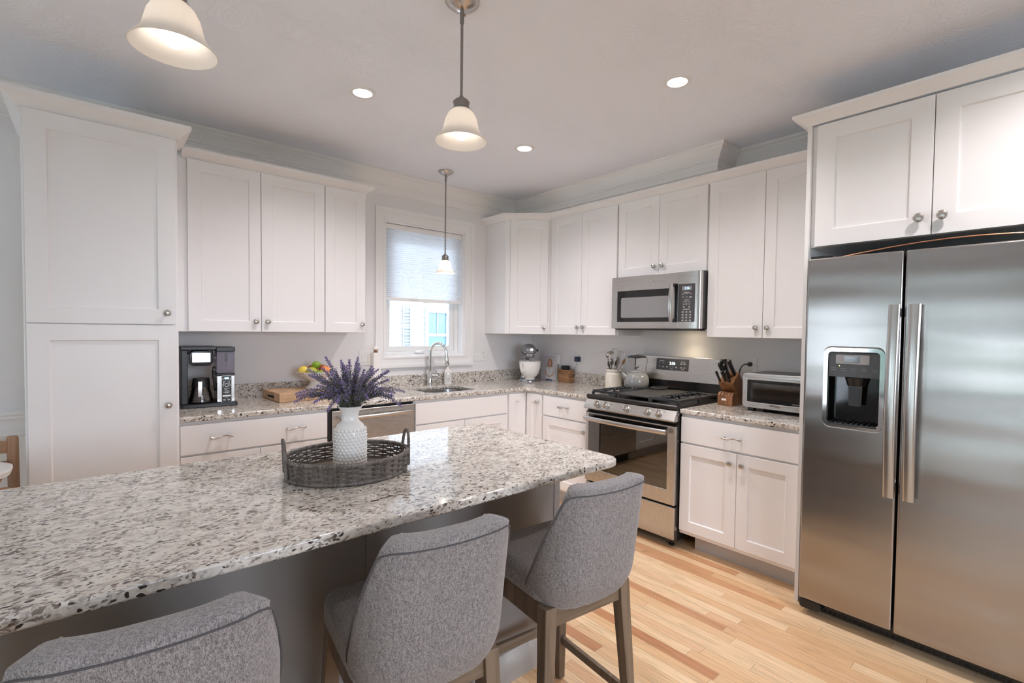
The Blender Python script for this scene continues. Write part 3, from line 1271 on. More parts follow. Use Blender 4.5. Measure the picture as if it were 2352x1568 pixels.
# uppers on the window wall
p = cab('wall_cabinet', 'white two-door wall cabinet above the coffee maker, beside the pantry', (-3.118, 0, 0), 0, 0.8685, UD, 1.371, 2.392)
for i, (a, b) in enumerate(((-3.040, -2.6505), (-2.6475, -2.2505))):
    d = shaker('door', p, a + 3.118, b + 3.118, 1.373, 2.381, UF)
    knob(d, (b - 0.033 if i == 0 else a + 0.033) + 3.118, 1.437, UF)
p = cab('wall_cabinet', 'narrow white single-door wall cabinet left of the sink window', (-2.2490, 0, 0), 0, 0.295, UD, 1.371, 2.392)
d = shaker('door', p, 0.0035, 0.2905, 1.373, 2.381, UF)
knob(d, 0.262, 1.432, UF)
bm = NB()
sweep(bm, [(-3.068, -UD), (-1.953, -UD), (-1.953, -0.001)], [(o + 0.001, z * 0.9 + 2.381) for o, z in CRN])
struct('trim_7', bm, 'cabinet', ang=25)

# corner wall cabinet set across the corner
t = thing('corner_wall_cabinet', 'white corner wall cabinet set diagonally right of the sink window', 'cabinet', (0, 0, 0))
bm = NB()
prism(bm, [(-0.61, -0.001), (-0.61, -0.305), (-0.305, -0.61), (-0.001, -0.61), (-0.001, -0.001)], 1.371, 2.412)
fin('body', bm, 'cabinet', t, bev=0.0015)
M = Matrix.Translation((-0.61, -0.305, 0)) @ Matrix.Rotation(R(-45), 4, 'Z')
d = shaker('door', t, 0.045, 0.388, 1.373, 2.403, -0.020)
d.matrix_local = M
k = knob(d, 0.356, 1.432, -0.020)

# uppers on the stove wall
def upper(name, label, y0, y1, z0, z1, doors, kz, kn):
    p = cab(name, label, (0, y0, 0), RW, y0 - y1, UD, z0, z1 + 0.008)
    for i, (a, b) in enumerate(doors):
        d = shaker('door', p, y0 - a, y0 - b, z0 + 0.002, z1, UF)
        knob(d, y0 - kn[i], kz, UF)
    return p


upper('wall_cabinet', 'white two-door wall cabinet between the corner cabinet and the microwave', -0.6105, -1.3600, 1.371, 2.404,
      ((-0.617, -0.982), (-0.985, -1.352)), 1.437, (-0.951, -1.016))
upper('wall_cabinet', 'short white two-door wall cabinet directly above the microwave', -1.3605, -2.1145, 1.8225, 2.404,
      ((-1.368, -1.7345), (-1.7375, -2.108)), 1.889, (-1.702, -1.770))
upper('wall_cabinet', 'white two-door wall cabinet above the toaster oven, next to the refrigerator', -2.1150, -2.8415, 1.371, 2.404,
      ((-2.123, -2.4865), (-2.4895, -2.836)), 1.437, (-2.452, -2.522))
bm = NB()
sweep(bm, [(-0.61, -0.001), (-0.61, -0.305), (-0.312, -0.603), (-0.312, -2.842)], [(o + 0.001, z * 0.9 + 2.403) for o, z in CRN])
struct('trim_8', bm, 'cabinet', ang=25)

# refrigerator surround
t = thing('refrigerator_side_panel', 'tall white end panel between toaster oven counter and refrigerator', 'panel', (0, -2.843, 0), RW)
fin('panel', bx((0, 0.019), (-0.705, -0.001), (0, 2.456)), 'cabinet', t, bev=0.001)
t = cab('refrigerator_cabinet', 'deep white two-door cabinet above the refrigerator', (0, -2.8625, 0), RW, 0.955, 0.680, 1.842, 2.456)
d = shaker('door', t, 0.0245, 0.4845, 1.843, 2.449, -0.700, rail=0.080)
knob(d, 0.4445, 1.918, -0.700, 1.25)
d = shaker('door', t, 0.4880, 0.948, 1.843, 2.449, -0.700, rail=0.080)
knob(d, 0.5255, 1.918, -0.700, 1.25)
bm = NB()
sweep(bm, [(-0.020, -0.002), (-0.020, -0.700), (0.955, -0.700)], [(o + 0.001, z * 0.88 + 2.4565) for o, z in CRN])
fin('crown', bm, 'cabinet', t, ang=25)

# base cabinets, window wall
p = cab('base_cabinet', 'white base cabinet with one wide two-handled drawer under the coffee maker', (-3.1245, 0, 0), 0, 0.789, BD, 0.11, 0.8835, toe=(0, 0))
d = slab('drawer', p, 0.006, 0.783, 0.705, 0.866, BF)
pull(d, 0.196, 0.790, BF)
pull(d, 0.590, 0.790, BF)
for a, b, k in ((0.006, 0.3935, 0.360), (0.3965, 0.783, 0.430)):
    dd = shaker('door', p, a, b, 0.13, 0.694, BF)
    knob(dd, k, 0.64, BF)
p = cab('base_cabinet', 'white sink base cabinet with a plain false drawer front below the sink', (-1.7205, 0, 0), 0, 0.880, BD, 0.11, 0.715, toe=(0, 0))
bm = NB()   # rim of the open-topped sink base
box(bm, (0, 0.02), (-BD, -0.001), (0.715, 0.8835))
box(bm, (0.860, 0.88), (-BD, -0.001), (0.715, 0.8835))
box(bm, (0.02, 0.86), (-BD, -BD + 0.02), (0.715, 0.8835))
fin('rim', bm, 'cabinet', p, smooth=False)
d = slab('false_front', p, 0.009, 0.871, 0.709, 0.862, BF)
for a, b, k in ((0.009, 0.4385, 0.405), (0.4415, 0.871, 0.475)):
    dd = shaker('door', p, a, b, 0.13, 0.699, BF)
    knob(dd, k, 0.64, BF)

# corner base with a folding pair of doors
t = thing('corner_base_cabinet', 'white corner base cabinet with two narrow doors meeting in the inside corner', 'cabinet', (0, 0, 0))
bm = NB()
prism(bm, [(-0.839, -0.001), (-0.839, -0.62), (-0.62, -0.62), (-0.62, -0.843), (-0.001, -0.843), (-0.001, -0.001)], 0.11, 0.8835)
fin('body', bm, 'cabinet', t, bev=0.0015)
bm = NB()
prism(bm, [(-0.839, -0.01), (-0.839, -0.545), (-0.545, -0.545), (-0.545, -0.843), (-0.01, -0.843), (-0.01, -0.01)], 0.0, 0.11)
fin('toe_kick', bm, 'toe_kick', t, smooth=False, label='grey recessed toe kick')
shaker('door', t, -0.829, -0.643, 0.13, 0.866, BF)
d = shaker('door', t, 0.648, 0.834, 0.13, 0.866, BF)
d.rotation_euler = (0, 0, RW)
knob(d, 0.793, 0.803, BF)

# base cabinets, stove wall
p = cab('base_cabinet', 'white base cabinet with drawer over door, left of the gas range', (0, -0.8445, 0), RW, 0.508, BD, 0.11, 0.8835, toe=(0, 0))
d = slab('drawer', p, 0.008, 0.500, 0.705, 0.866, BF)
pull(d, 0.252, 0.792, BF, 0.10)
d = shaker('door', p, 0.008, 0.500, 0.13, 0.694, BF)
knob(d, 0.468, 0.63, BF)
p = cab('base_cabinet', 'white base cabinet with drawer over two doors, right of the gas range', (0, -2.1195, 0), RW, 0.7225, BD, 0.11, 0.8835, toe=(0.07, 0))
d = slab('drawer', p, 0.008, 0.708, 0.705, 0.866, BF)
pull(d, 0.345, 0.780, BF, 0.11)
for a, b, k in ((0.008, 0.3695, 0.335), (0.3725, 0.708, 0.407)):
    dd = shaker('door', p, a, b, 0.137, 0.694, BF)
    knob(dd, k, 0.632, BF)


# ------------------------------------------------------------ countertops
def eased(name, bm, parent=None, **k):
    return fin(name, bm, 'granite', parent, bev=0.007, seg=3, **k)


t = thing('countertop', 'speckled granite countertop running under the window and round the corner to the range', 'countertop', (0, 0, 0))
ZT, ZB = 0.914, 0.884
FE = -0.648
out = [(-3.124, -0.001), (-3.124, FE), (-0.728, FE), (-0.690, FE - 0.012), (-0.660, FE - 0.042), (FE, FE - 0.080), (FE, -1.3545), (-0.001, -1.3545), (-0.001, -0.001)]
SK = rrect(-1.520, -1.060, -0.525, -0.130, 0.09, 7)
bm = NB()
# top with the sink cut-out: stitched by bridging triangles
def plate_with_hole(bm, outer, hole, z0, z1):
    rings = []
    for z in (z1, z0):
        ov = [bm.verts.new((x, y, z)) for x, y in outer]
        hv = [bm.verts.new((x, y, z)) for x, y in hole]
        es = [bm.edges.new((ov[i], ov[(i + 1) % len(ov)])) for i in range(len(ov))] + [bm.edges.new((hv[i], hv[(i + 1) % len(hv)])) for i in range(len(hv))]
        bmesh.ops.triangle_fill(bm, use_beauty=True, use_dissolve=True, edges=es, normal=(0, 0, 1 if z == z1 else -1))
        rings.append((ov, hv))
    bridge(bm, rings[0][0], rings[1][0])
    bridge(bm, rings[0][1], rings[1][1])


plate_with_hole(bm, out, SK, ZB, ZT)
eased('top', bm, t)
bm = NB()
sweep(bm, [(-3.124, -0.0005), (-0.0005, -0.0005), (-0.0005, -1.3545)], [(0, ZT), (0.02, ZT), (0.02, 1.008), (0.017, 1.012), (0, 1.012)])
fin('backsplash', bm, 'granite', t)
t = thing('countertop', 'short piece of granite countertop under the toaster oven', 'countertop', (0, -2.1185, 0), RW)
eased('top', bx((0.0, 0.7235), (FE, -0.001), (ZB, ZT)), t)
fin('backsplash', bx((0.0, 0.7235), (-0.02, -0.0005), (ZT, 1.012)), 'granite', t, bev=0.002)

# undermount sink
t = thing('sink', 'undermount stainless steel sink in the granite below the window', 'sink', (-1.29, -0.3275, 0.884))
bm = NB()
lv = [(0.03, 0.0), (0.008, 0.0), (0.006, -0.01), (0.0, -0.14), (-0.03, -0.155)]
prev = None
for g_, z in lv:
    rg = [bm.verts.new((x, y, z - 0.001)) for x, y in rrect(-0.235 - g_, 0.235 + g_, -0.2025 - g_, 0.2025 + g_, 0.095 + min(g_, 0.0) * 0.9, 7)]
    if prev:
        bridge(bm, prev, rg)
    prev = rg
bm.faces.new(prev)
fin('basin', bm, 'sink_steel', t)
fin('drain', disc([(0, -0.1545), (0.038, -0.1545), (0.042, -0.152), (0.030, -0.150), (0, -0.153)], 24), 'chrome', t)

t = thing('faucet', 'tall chrome gooseneck faucet with side lever behind the sink', 'faucet', (-1.262, -0.080, 0.914))
fin('base', disc([(0, 0), (0.026, 0), (0.026, 0.008), (0.0225, 0.012), (0.0225, 0.118), (0.020, 0.122), (0, 0.122)], 28), 'chrome', t)
bm = NB()
pts = [(0, 0, 0.12), (0, 0, 0.20), (0, 0, 0.285)]
dirx, diry = 0.72, -0.69
for i in range(1, 12):
    a = pi * i / 12
    rr = 0.07 * (1 - cos(a))
    pts.append((dirx * rr, diry * rr, 0.285 + 0.085 * sin(a)))
pts.append((dirx * 0.142, diry * 0.142, 0.270))
tube(bm, pts, 0.0125, 16)
fin('spout', bm, 'chrome', t)
bm = NB()
tube(bm, [(dirx * 0.142, diry * 0.142, 0.272), (dirx * 0.1445, diry * 0.1445, 0.235), (dirx * 0.152, diry * 0.152, 0.178), (dirx * 0.153, diry * 0.153, 0.172)], [0.0145, 0.017, 0.0185, 0.016], 16)
fin('spray_head', bm, 'chrome', t)
bm = NB()
tube(bm, [(0.015, -0.012, 0.082), (0.055, -0.035, 0.082)], 0.017, 16)
tube(bm, [(0.050, -0.032, 0.085), (0.046, -0.020, 0.150)], [0.004, 0.003], 8)
fin('lever', bm, 'chrome', t)
# ------------------------------------------------------------ refrigerator
t = thing('refrigerator', 'stainless steel side-by-side refrigerator with water dispenser', 'refrigerator', (0, -2.895, 0), RW)
fin('case', bx((0.004, 0.906), (-0.735, -0.02), (0.03, 1.760)), 'black_metal', t, bev=0.004)
FY = -0.8137
DX0, DX1, DZ0, DZ1 = 0.090, 0.327, 0.966, 1.334
bm = NB()
windowed(bm, [(0.003, 0.083), (0.3835, 0.083), (0.3835, 1.768), (0.003, 1.768)], rrect(DX0, DX1, DZ0, DZ1, 0.03, 6), FY, -0.745)
ld = fin('door', bm, 'fridge_steel', t, bev=0.009, seg=4)
rd = fin('door', bx((0.3905, 0.907), (FY, -0.745), (0.078, 1.768)), 'fridge_steel', t, bev=0.009, seg=4)


def fridge_handle(parent, x):
    bm = NB()
    prev = None
    for i in range(25):
        s = i / 24
        z = 0.690 + s * 0.842
        y = FY - 0.040 - 0.022 * sin(pi * s)
        rg = []
        for k in range(16):
            a = 2 * pi * k / 16
            ca, sa = cos(a), sin(a)
            rg.append(bm.verts.new((x + 0.022 * math.copysign(abs(ca) ** 0.6, ca), y + 0.012 * math.copysign(abs(sa) ** 0.8, sa), z)))
        if prev:
            bridge(bm, prev, rg)
        else:
            bm.faces.new(rg)
        prev = rg
    bm.faces.new(prev)
    for z in (0.72, 1.50):
        box(bm, (x - 0.012, x + 0.012), (FY - 0.040, FY + 0.002), (z - 0.02, z + 0.02))
    return fin('handle', bm, 'handle_steel', parent)


fridge_handle(ld, 0.366)
fridge_handle(rd, 0.436)
dsp = None
bm = NB()   # recess behind the door skin
Q = (DX0 + 0.001, DX1 - 0.001, DZ0 + 0.001, DZ1 - 0.001)
a = rrect(*Q, 0.029, 6)
f0 = [bm.verts.new((x, FY + 0.004, z)) for x, z in a]
f1 = [bm.verts.new((x, FY + 0.066, z)) for x, z in a]
bridge(bm, f0, f1)
bm.faces.new(f1)
dsp = fin('dispenser', bm, 'black_gloss', t, label='black water and ice dispenser')
bm = NB()
holed(bm, grow(Q, 0.004), grow(Q, -0.014), FY - 0.003, FY + 0.02, n=6, ro=0.033, ri=0.017)
fin('bezel', bm, 'chrome', dsp)
bm = NB()
plate(bm, DX0 + 0.016, DX1 - 0.016, 1.200, DZ1 - 0.018, FY + 0.003, FY + 0.03)
fin('control_panel', bm, 'grey_dark', dsp, bev=0.002)
bm = NB()
plate(bm, 0.137, 0.271, 1.262, 1.305, FY + 0.001, FY + 0.004, 0.004)
fin('display_surround', bm, 'print_grey', dsp)
bm = NB()
plate(bm, 0.171, 0.233, 1.270, 1.298, FY + 0.0003, FY + 0.002, 0.003)
fin('display', bm, 'black_gloss', dsp)
bm = NB()
for i in range(5):
    x = 0.117 + i * 0.041
    plate(bm, x, x + 0.022, 1.2315, 1.2325, FY + 0.0022, FY + 0.004)
    plate(bm, x, x + 0.022, 1.2405, 1.2415, FY + 0.0022, FY + 0.004)
fin('button_marks', bm, 'print_grey', dsp)
fin('indicator', disc([(0, 0), (0.002, 0), (0.002, 0.002), (0, 0.002)], 10, (0.152, FY + 0.004, 1.252), TOFRONT), 'led_green', dsp)
fin('nozzle', disc([(0, 0), (0.045, 0), (0.034, -0.040), (0, -0.040)], 24, (0.212, FY + 0.040, 1.199)), 'black_plastic', dsp)
bm = NB()
prism(bm, [(0.185, 1.165), (0.243, 1.165), (0.239, 1.065), (0.189, 1.065)], 0, 0.010, Matrix.Translation((0, FY + 0.018, 0)) @ XZ)
fin('paddle', bm, 'grey_dark', dsp, bev=0.004)
bm = NB()
plate(bm, 0.193, 0.235, 1.072, 1.150, FY + 0.014, FY + 0.019, 0.003)
fin('paddle_pad', bm, 'black_plastic', dsp)
bm = NB()
box(bm, (DX0 + 0.02, DX1 - 0.02), (FY - 0.004, FY + 0.06), (DZ0 + 0.008, DZ0 + 0.014))
for i in range(9):
    x = DX0 + 0.032 + i * 0.021
    rbox(bm, (x, FY + 0.03, DZ0 + 0.018), (0.006, 0.055, 0.006))
fin('drip_tray', bm, 'black_plastic', dsp, smooth=False)
bm = NB()
box(bm, (0.004, 0.906), (-0.730, -0.60), (0.012, 0.075))
for i in range(40):
    box(bm, (0.05 + i * 0.021, 0.058 + i * 0.021), (-0.738, -0.728), (0.02, 0.07))
fin('base_grille', bm, 'black_plastic', t, smooth=False)
bm = NB()
plate(bm, 0.004, 0.10, 0.030, 0.078, -0.800, -0.70, 0.016)
fin('hinge_cover', bm, 'black_plastic', t, bev=0.004)
bm = NB()
box(bm, (0.01, 0.09), (-0.80, -0.66), (1.769, 1.782))
box(bm, (0.81, 0.90), (-0.80, -0.66), (1.769, 1.782))
fin('hinge_cap', bm, 'black_plastic', t, bev=0.004)
for x in (0.06, 0.85):
    fin('foot', disc([(0, 0), (0.022, 0), (0.022, 0.03), (0, 0.03)], 14, (x, -0.66, 0.0)), 'black_plastic', t)

bm = NB()
tube(bm, [(-0.735, -3.03 - 0.095 * i, 1.776 + 0.036 * sin(pi * i / 9)) for i in range(10)], 0.0032, 8)
o = fin('water_line', bm, 'copper', None)
tag(o, 'thin copper water line arching over the top of the refrigerator', 'pipe')

# ------------------------------------------------------------ microwave
t = thing('microwave', 'over-the-range stainless steel microwave above the gas range', 'microwave', (0, -1.3625, 0), RW)
fin('case', bx((0.003, 0.749), (-0.372, -0.002), (1.432, 1.8215)), 'grey_dark', t, bev=0.003)
MF = -0.404
bm = NB()
prism(bm, [(0.002, -0.374), (0.002, MF + 0.004), (0.006, MF), (0.582, MF), (0.582, -0.374)], 1.428, 1.8195)
md = fin('door', bm, 'steel', t, bev=0.002)
bm = NB()
prism(bm, [(0.5835, -0.374), (0.5835, MF), (0.716, MF), (0.730, MF + 0.004), (0.743, MF + 0.014), (0.7495, MF + 0.028), (0.7495, -0.374)], 1.428, 1.8195)
fin('side_panel', bm, 'steel', t, bev=0.002)
bm = NB()
plate(bm, 0.060, 0.528, 1.476, 1.712, MF - 0.0025, MF + 0.002, 0.008)
fin('window_frame', bm, 'black_gloss', md, bev=0.001)
bm = NB()
plate(bm, 0.098, 0.512, 1.508, 1.660, MF - 0.0045, MF - 0.002, 0.012)
fin('window', bm, 'lcd_grey', md)
bm = NB()
prev = None
for i in range(17):
    s = i / 16
    z = 1.472 + s * 0.268
    y = MF - 0.026 - 0.018 * sin(pi * s)
    rg = [bm.verts.new((0.545 + 0.018 * a, y + 0.006 * b, z)) for a, b in ((-1, 0.4), (-0.6, -0.7), (0, -1), (0.6, -0.7), (1, 0.4), (0.8, 1), (-0.8, 1))]
    if prev:
        bridge(bm, prev, rg)
    else:
        bm.faces.new(rg)
    prev = rg
bm.faces.new(prev)
h = fin('handle', bm, 'handle_steel', md)
bm = NB()
for z in (1.485, 1.727):
    box(bm, (0.555, 0.575), (MF - 0.030, MF + 0.001), (z - 0.013, z + 0.013))
plate(bm, 0.562, 0.578, 1.474, 1.738, MF - 0.010, MF + 0.001, 0.004)
fin('handle_bracket', bm, 'black_gloss', h, bev=0.003)
bm = NB()
plate(bm, 0.586, 0.708, 1.474, 1.735, MF - 0.002, MF + 0.002, 0.006)
cp = fin('control_panel', bm, 'grey_dark', t)
bm = NB()
plate(bm, 0.612, 0.685, 1.690, 1.718, MF - 0.003, MF - 0.001)
fin('display', bm, 'lcd_grey', cp)
text('clock_digits', '2:56', 0.022, 'led_blue', cp, (0.650, MF - 0.0033, 1.704))
bm = NB()
def marks(bm, rows, y, h=0.0022):
    for z, xs, w in rows:
        for x in xs:
            plate(bm, x - w / 2, x + w / 2, z - h / 2, z + h / 2, y - 0.0003, y + 0.0005)
marks(bm, [(1.676, (0.648,), 0.044), (1.666, (0.62, 0.648, 0.676), 0.018), (1.645, (0.62, 0.648, 0.676), 0.016), (1.642, (0.676,), 0.022),
           (1.624, (0.648,), 0.034), (1.578, (0.628, 0.668), 0.014), (1.573, (0.628, 0.668), 0.008), (1.560, (0.648,), 0.05)], MF - 0.002)
for r_ in range(4):
    marks(bm, [(1.545 - r_ * 0.019, (0.62, 0.648, 0.676), 0.012), (1.540 - r_ * 0.019, (0.62, 0.648, 0.676), 0.016)], MF - 0.002)
fin('button_marks', bm, 'print_white_glow', cp, smooth=False)
for j, row in enumerate(('12345', '67890')):
    text('keypad_numbers', '  '.join(row), 0.0105, 'print_white_glow', cp, (0.648, MF - 0.0023, 1.611 - j * 0.016))
bm = NB()
lathe(bm, [(0.011, 0), (0.0135, 0), (0.0135, 0.0015), (0.011, 0.0015)], 28, (0.385, MF, 1.768), TOFRONT, closed=True)
fin('badge', bm, 'chrome', md)
text('badge_monogram', 'GE', 0.013, 'dark_nickel', md, (0.385, MF - 0.0006, 1.768))
bm = NB()
box(bm, (0.02, 0.735), (-0.365, -0.01), (1.4255, 1.4325))
prism(bm, [(-0.40, 1.428), (-0.36, 1.415), (-0.30, 1.415), (-0.30, 1.432), (-0.40, 1.432)], 0.03, 0.73, Matrix(((0, 0, 1, 0), (1, 0, 0, 0), (0, 1, 0, 0), (0, 0, 0, 1))))
fin('vent_underside', bm, 'black_plastic', t, smooth=False)
tl = fin('task_lamp', bx((0.42, 0.56), (-0.17, -0.09), (1.4225, 1.4258)), 'hood_lens', t, smooth=False, label='lit cooktop lamp under the microwave')
ld_ = bpy.data.lights.new('task_lamp_light', 'SPOT')
ld_.energy = 5.5
ld_.color = (1.0, 0.80, 0.55)
ld_.spot_size = R(150)
ld_.spot_blend = 1.0
ld_.shadow_soft_size = 0.04
lo = bpy.data.objects.new('task_lamp_light', ld_)
COL.objects.link(lo)
lo.parent = tl
lo.location = (0.49, -0.10, 1.412)
lo.rotation_euler = (R(-25), 0, 0)

# ------------------------------------------------------------ gas range
t = thing('gas_range', 'freestanding stainless steel gas range with five front knobs', 'range', (0, -1.3585, 0), RW)
SW = 0.757
YZ = Matrix(((0, 0, 1, 0), (1, 0, 0, 0), (0, 1, 0, 0), (0, 0, 0, 1)))   # outline in (y, z), extruded along x
fin('body', bx((0.003, SW - 0.003), (-0.635, -0.03), (0.05, 0.8995)), 'black_metal', t, bev=0.004)
bm = NB()
prism(bm, [(-0.668, 0.903), (-0.676, 0.912), (-0.676, 0.926), (-0.668, 0.934), (-0.655, 0.934), (-0.645, 0.924), (-0.03, 0.924), (-0.03, 0.900)], 0.001, SW - 0.001, YZ)
fin('cooktop', bm, 'black_metal', t, bev=0.002)
bm = NB()
prism(bm, [(-0.664, 0.902), (-0.670, 0.900), (-0.7065, 0.838), (-0.704, 0.830), (-0.64, 0.828), (-0.64, 0.902)], 0.0, SW, YZ)
cpn = fin('control_panel', bm, 'steel', t, bev=0.003, ang=20)
nrm = V((0, -0.862, 0.507))
Mk = V((0, 0, 1)).rotation_difference(nrm).to_matrix()
for i, x in enumerate((0.1155, 0.1985, 0.3745, 0.5455, 0.6325)):
    c = V((x, -0.6885, 0.869))
    k = fin('control_knob', disc([(0, 0), (0.0245, 0), (0.0245, 0.004), (0.0215, 0.006), (0.0215, 0.020), (0.019, 0.024), (0, 0.024)], 30, c, Mk), 'nickel', t, ang=25)
    bm = NB()
    rbox(bm, c + nrm * 0.026, (0.009, 0.042, 0.016), Mk)
    fin('grip', bm, 'nickel', k, bev=0.003)
bm = NB()
for x in (0.156, 0.24, 0.415, 0.587, 0.673):
    ball(bm, V((x, -0.681, 0.885)) + nrm * 0.0005, 0.0022, (1, 1, 1), 8, 5)
fin('knob_marks', bm, 'ink', cpn)
bm = NB()
box(bm, (0.006, SW - 0.006), (-0.655, -0.62), (0.785, 0.828))
for i in range(6):
    box(bm, (0.12 + i * 0.09, 0.19 + i * 0.09), (-0.668, -0.64), (0.806, 0.811))
fin('vent_slot', bm, 'black_plastic', t, smooth=False)
bm = NB()
windowed(bm, [(0.002, 0.290), (SW - 0.002, 0.290), (SW - 0.002, 0.800), (0.002, 0.800)], [(0.030, 0.385), (SW - 0.060, 0.385), (SW - 0.060, 0.792), (0.030, 0.792)], -0.683, -0.640)
dr = fin('oven_door', bm, 'steel_v', t, bev=0.004, seg=3)
bm = NB()
plate(bm, 0.031, SW - 0.061, 0.386, 0.791, -0.680, -0.672)
fin('window', bm, 'oven_glass', dr, smooth=False)
bm = NB()
box(bm, (0.035, SW - 0.065), (-0.665, -0.641), (0.390, 0.787))
bx_ = fin('liner', bm, 'black_gloss', dr, smooth=False)
bm = NB()
holed(bm, (0.036, SW - 0.066, 0.388, 0.789), (0.115, SW - 0.135, 0.450, 0.735), -0.6715, -0.666, n=1)
fin('window_mask', bm, 'black_gloss', dr, smooth=False)
bm = NB()
prism(bm, [(-0.682, 0.7995), (-0.664, 0.812), (-0.640, 0.812), (-0.640, 0.7995)], 0.004, SW - 0.004, YZ)
for i in range(5):
    box(bm, (0.10 + i * 0.115, 0.19 + i * 0.115), (-0.678, -0.67), (0.8015, 0.806))
fin('door_cap', bm, 'black_metal', dr, bev=0.002)
bm = NB()
pts = []
for i in range(21):
    s = i / 20 * 2 - 1
    pts.append((0.367 + s * 0.345, -0.722 - 0.016 * (1 - s * s), 0.762))
prev = None
for i, p in enumerate(pts):
    rg = [bm.verts.new((p[0], p[1] + 0.010 * cos(2 * pi * k / 16), p[2] + 0.017 * sin(2 * pi * k / 16))) for k in range(16)]
    if prev:
        bridge(bm, prev, rg)
    else:
        bm.faces.new(rg)
    prev = rg
bm.faces.new(prev)
for s in (0.045, 0.689):
    box(bm, (s - 0.014, s + 0.014), (-0.722, -0.680), (0.750, 0.774))
fin('handle', bm, 'handle_steel', dr, ang=25)
fin('storage_drawer', bx((0.003, SW - 0.003), (-0.676, -0.636), (0.065, 0.276)), 'steel_v', t, bev=0.005, seg=3)
for x in (0.06, SW - 0.06):
    for y in (-0.60, -0.10):
        fin('foot', disc([(0, 0), (0.018, 0), (0.018, 0.012), (0.010, 0.014), (0.010, 0.051), (0, 0.051)], 14, (x, y, 0)), 'black_plastic', t)


def bar(bm, a, b, w=0.012, h=0.014, z=0.958):
    strap(bm, [(a[0], a[1], z), (b[0], b[1], z)], w, h)


def grate(x0, x1, y0, y1):
    bm = NB()
    for a, b in (((x0, y0), (x1, y0)), ((x1, y0), (x1, y1)), ((x1, y1), (x0, y1)), ((x0, y1), (x0, y0))):
        bar(bm, a, b, 0.016, 0.018, 0.955)
    for i in range(1, 8):
        y = y0 + (y1 - y0) * i / 8
        ym = y0 + (y1 - y0) * (0.27 if i <= 4 else 0.73)
        gap = 0.045 if i in (2, 6) else 0.025
        xm = (x0 + x1) / 2
        bar(bm, (x0, y), (xm - gap, y), 0.010)
        bar(bm, (xm + gap, y), (x1, y), 0.010)
    for f in (0.25, 0.75):
        yc = y0 + (y1 - y0) * f
        xm = (x0 + x1) / 2
        for s in (-1, 1):
            bar(bm, (xm + s * 0.02, yc - 0.02), (xm + s * 0.085, yc - 0.105 * s * s), 0.009, 0.012, 0.960)
            bar(bm, (xm + s * 0.02, yc + 0.02), (xm + s * 0.085, yc + 0.105), 0.009, 0.012, 0.960)
    for x in (x0, x1):
        for y in (y0, y1, (y0 + y1) / 2):
            box(bm, (x - 0.009, x + 0.009), (y - 0.009, y + 0.009), (0.9245, 0.953))
    return fin('grate', bm, 'cast_iron', t, bev=0.003)


grate(0.022, 0.232, -0.622, -0.105)
grate(0.532, 0.738, -0.622, -0.105)
bm = NB()
prism(bm, rrect(0.246, 0.520, -0.622, -0.105, 0.012, 4), 0.950, 0.9615)
for a in ((0.246, 0.26), (0.506, 0.52)):
    for y in (-0.615, -0.12):
        box(bm, a, (y - 0.007, y + 0.007), (0.9245, 0.951))
fin('griddle', bm, 'griddle', t, bev=0.003)
for x, y, r_ in ((0.127, -0.49, 0.042), (0.127, -0.235, 0.036), (0.635, -0.49, 0.045), (0.635, -0.235, 0.036)):
    bm = NB()
    lathe(bm, [(0, 0), (r_ + 0.012, 0), (r_ + 0.008, 0.010), (r_, 0.011), (r_, 0.020), (r_ - 0.005, 0.023), (0, 0.024)], 26, (x, y, 0.9245))
    fin('burner', bm, 'grey_dark', t)
bm = NB()
prism(bm, [(-0.088, 0.9245), (-0.082, 1.030), (-0.028, 1.030), (-0.028, 0.9245)], 0.006, SW - 0.006, YZ)
fin('backguard_base', bm, 'black_gloss', t, bev=0.002)
bm = NB()
prism(bm, rrect(0.006, SW - 0.006, 1.028, 1.214, 0.014, 5), 0, 0.055, Matrix.Translation((0, -0.083, 0)) @ XZ)
for v in bm.verts:
    v.co.y += (v.co.z - 1.028) * 0.10
bg_ = fin('backguard', bm, 'steel', t, bev=0.003)
bm = NB()
for a in ((0.0005, 0.0065), (SW - 0.0065, SW - 0.0005)):
    prism(bm, [(-0.088, 1.028), (-0.068, 1.212), (-0.02, 1.216), (-0.02, 0.93), (-0.09, 0.93)], a[0], a[1], YZ)
fin('side_cap', bm, 'black_metal', bg_, bev=0.002)
bm = NB()
plate(bm, 0.205, 0.487, 1.106, 1.196, -0.0035, 0.0, 0.005)
for v in bm.verts:
    v.co.y += -0.0815 + (v.co.z - 1.028) * 0.10
dp = fin('display_panel', bm, 'grey_dark', bg_)
tl_ = (R(90 - 5.7), 0, 0)
text('clock_digits', '2:56', 0.030, 'led_white', dp, (0.348, -0.0735, 1.160), tl_)
bm = NB()
marks(bm, [(1.178, (0.255,), 0.040), (1.165, (0.235, 0.268), 0.012), (1.176, (0.438,), 0.036), (1.163, (0.425, 0.452), 0.018), (1.158, (0.425, 0.452), 0.018)], 0.0)
marks(bm, [(1.134, (0.235, 0.268, 0.302, 0.330, 0.354, 0.382, 0.425, 0.452), 0.010), (1.129, (0.268, 0.302, 0.382, 0.425, 0.452), 0.012), (1.118, (0.342, 0.438), 0.022)], 0.0, 0.0026)
for v in bm.verts:
    v.co.y += -0.0853 + (v.co.z - 1.028) * 0.10
fin('button_marks', bm, 'print_white_glow', dp, smooth=False)

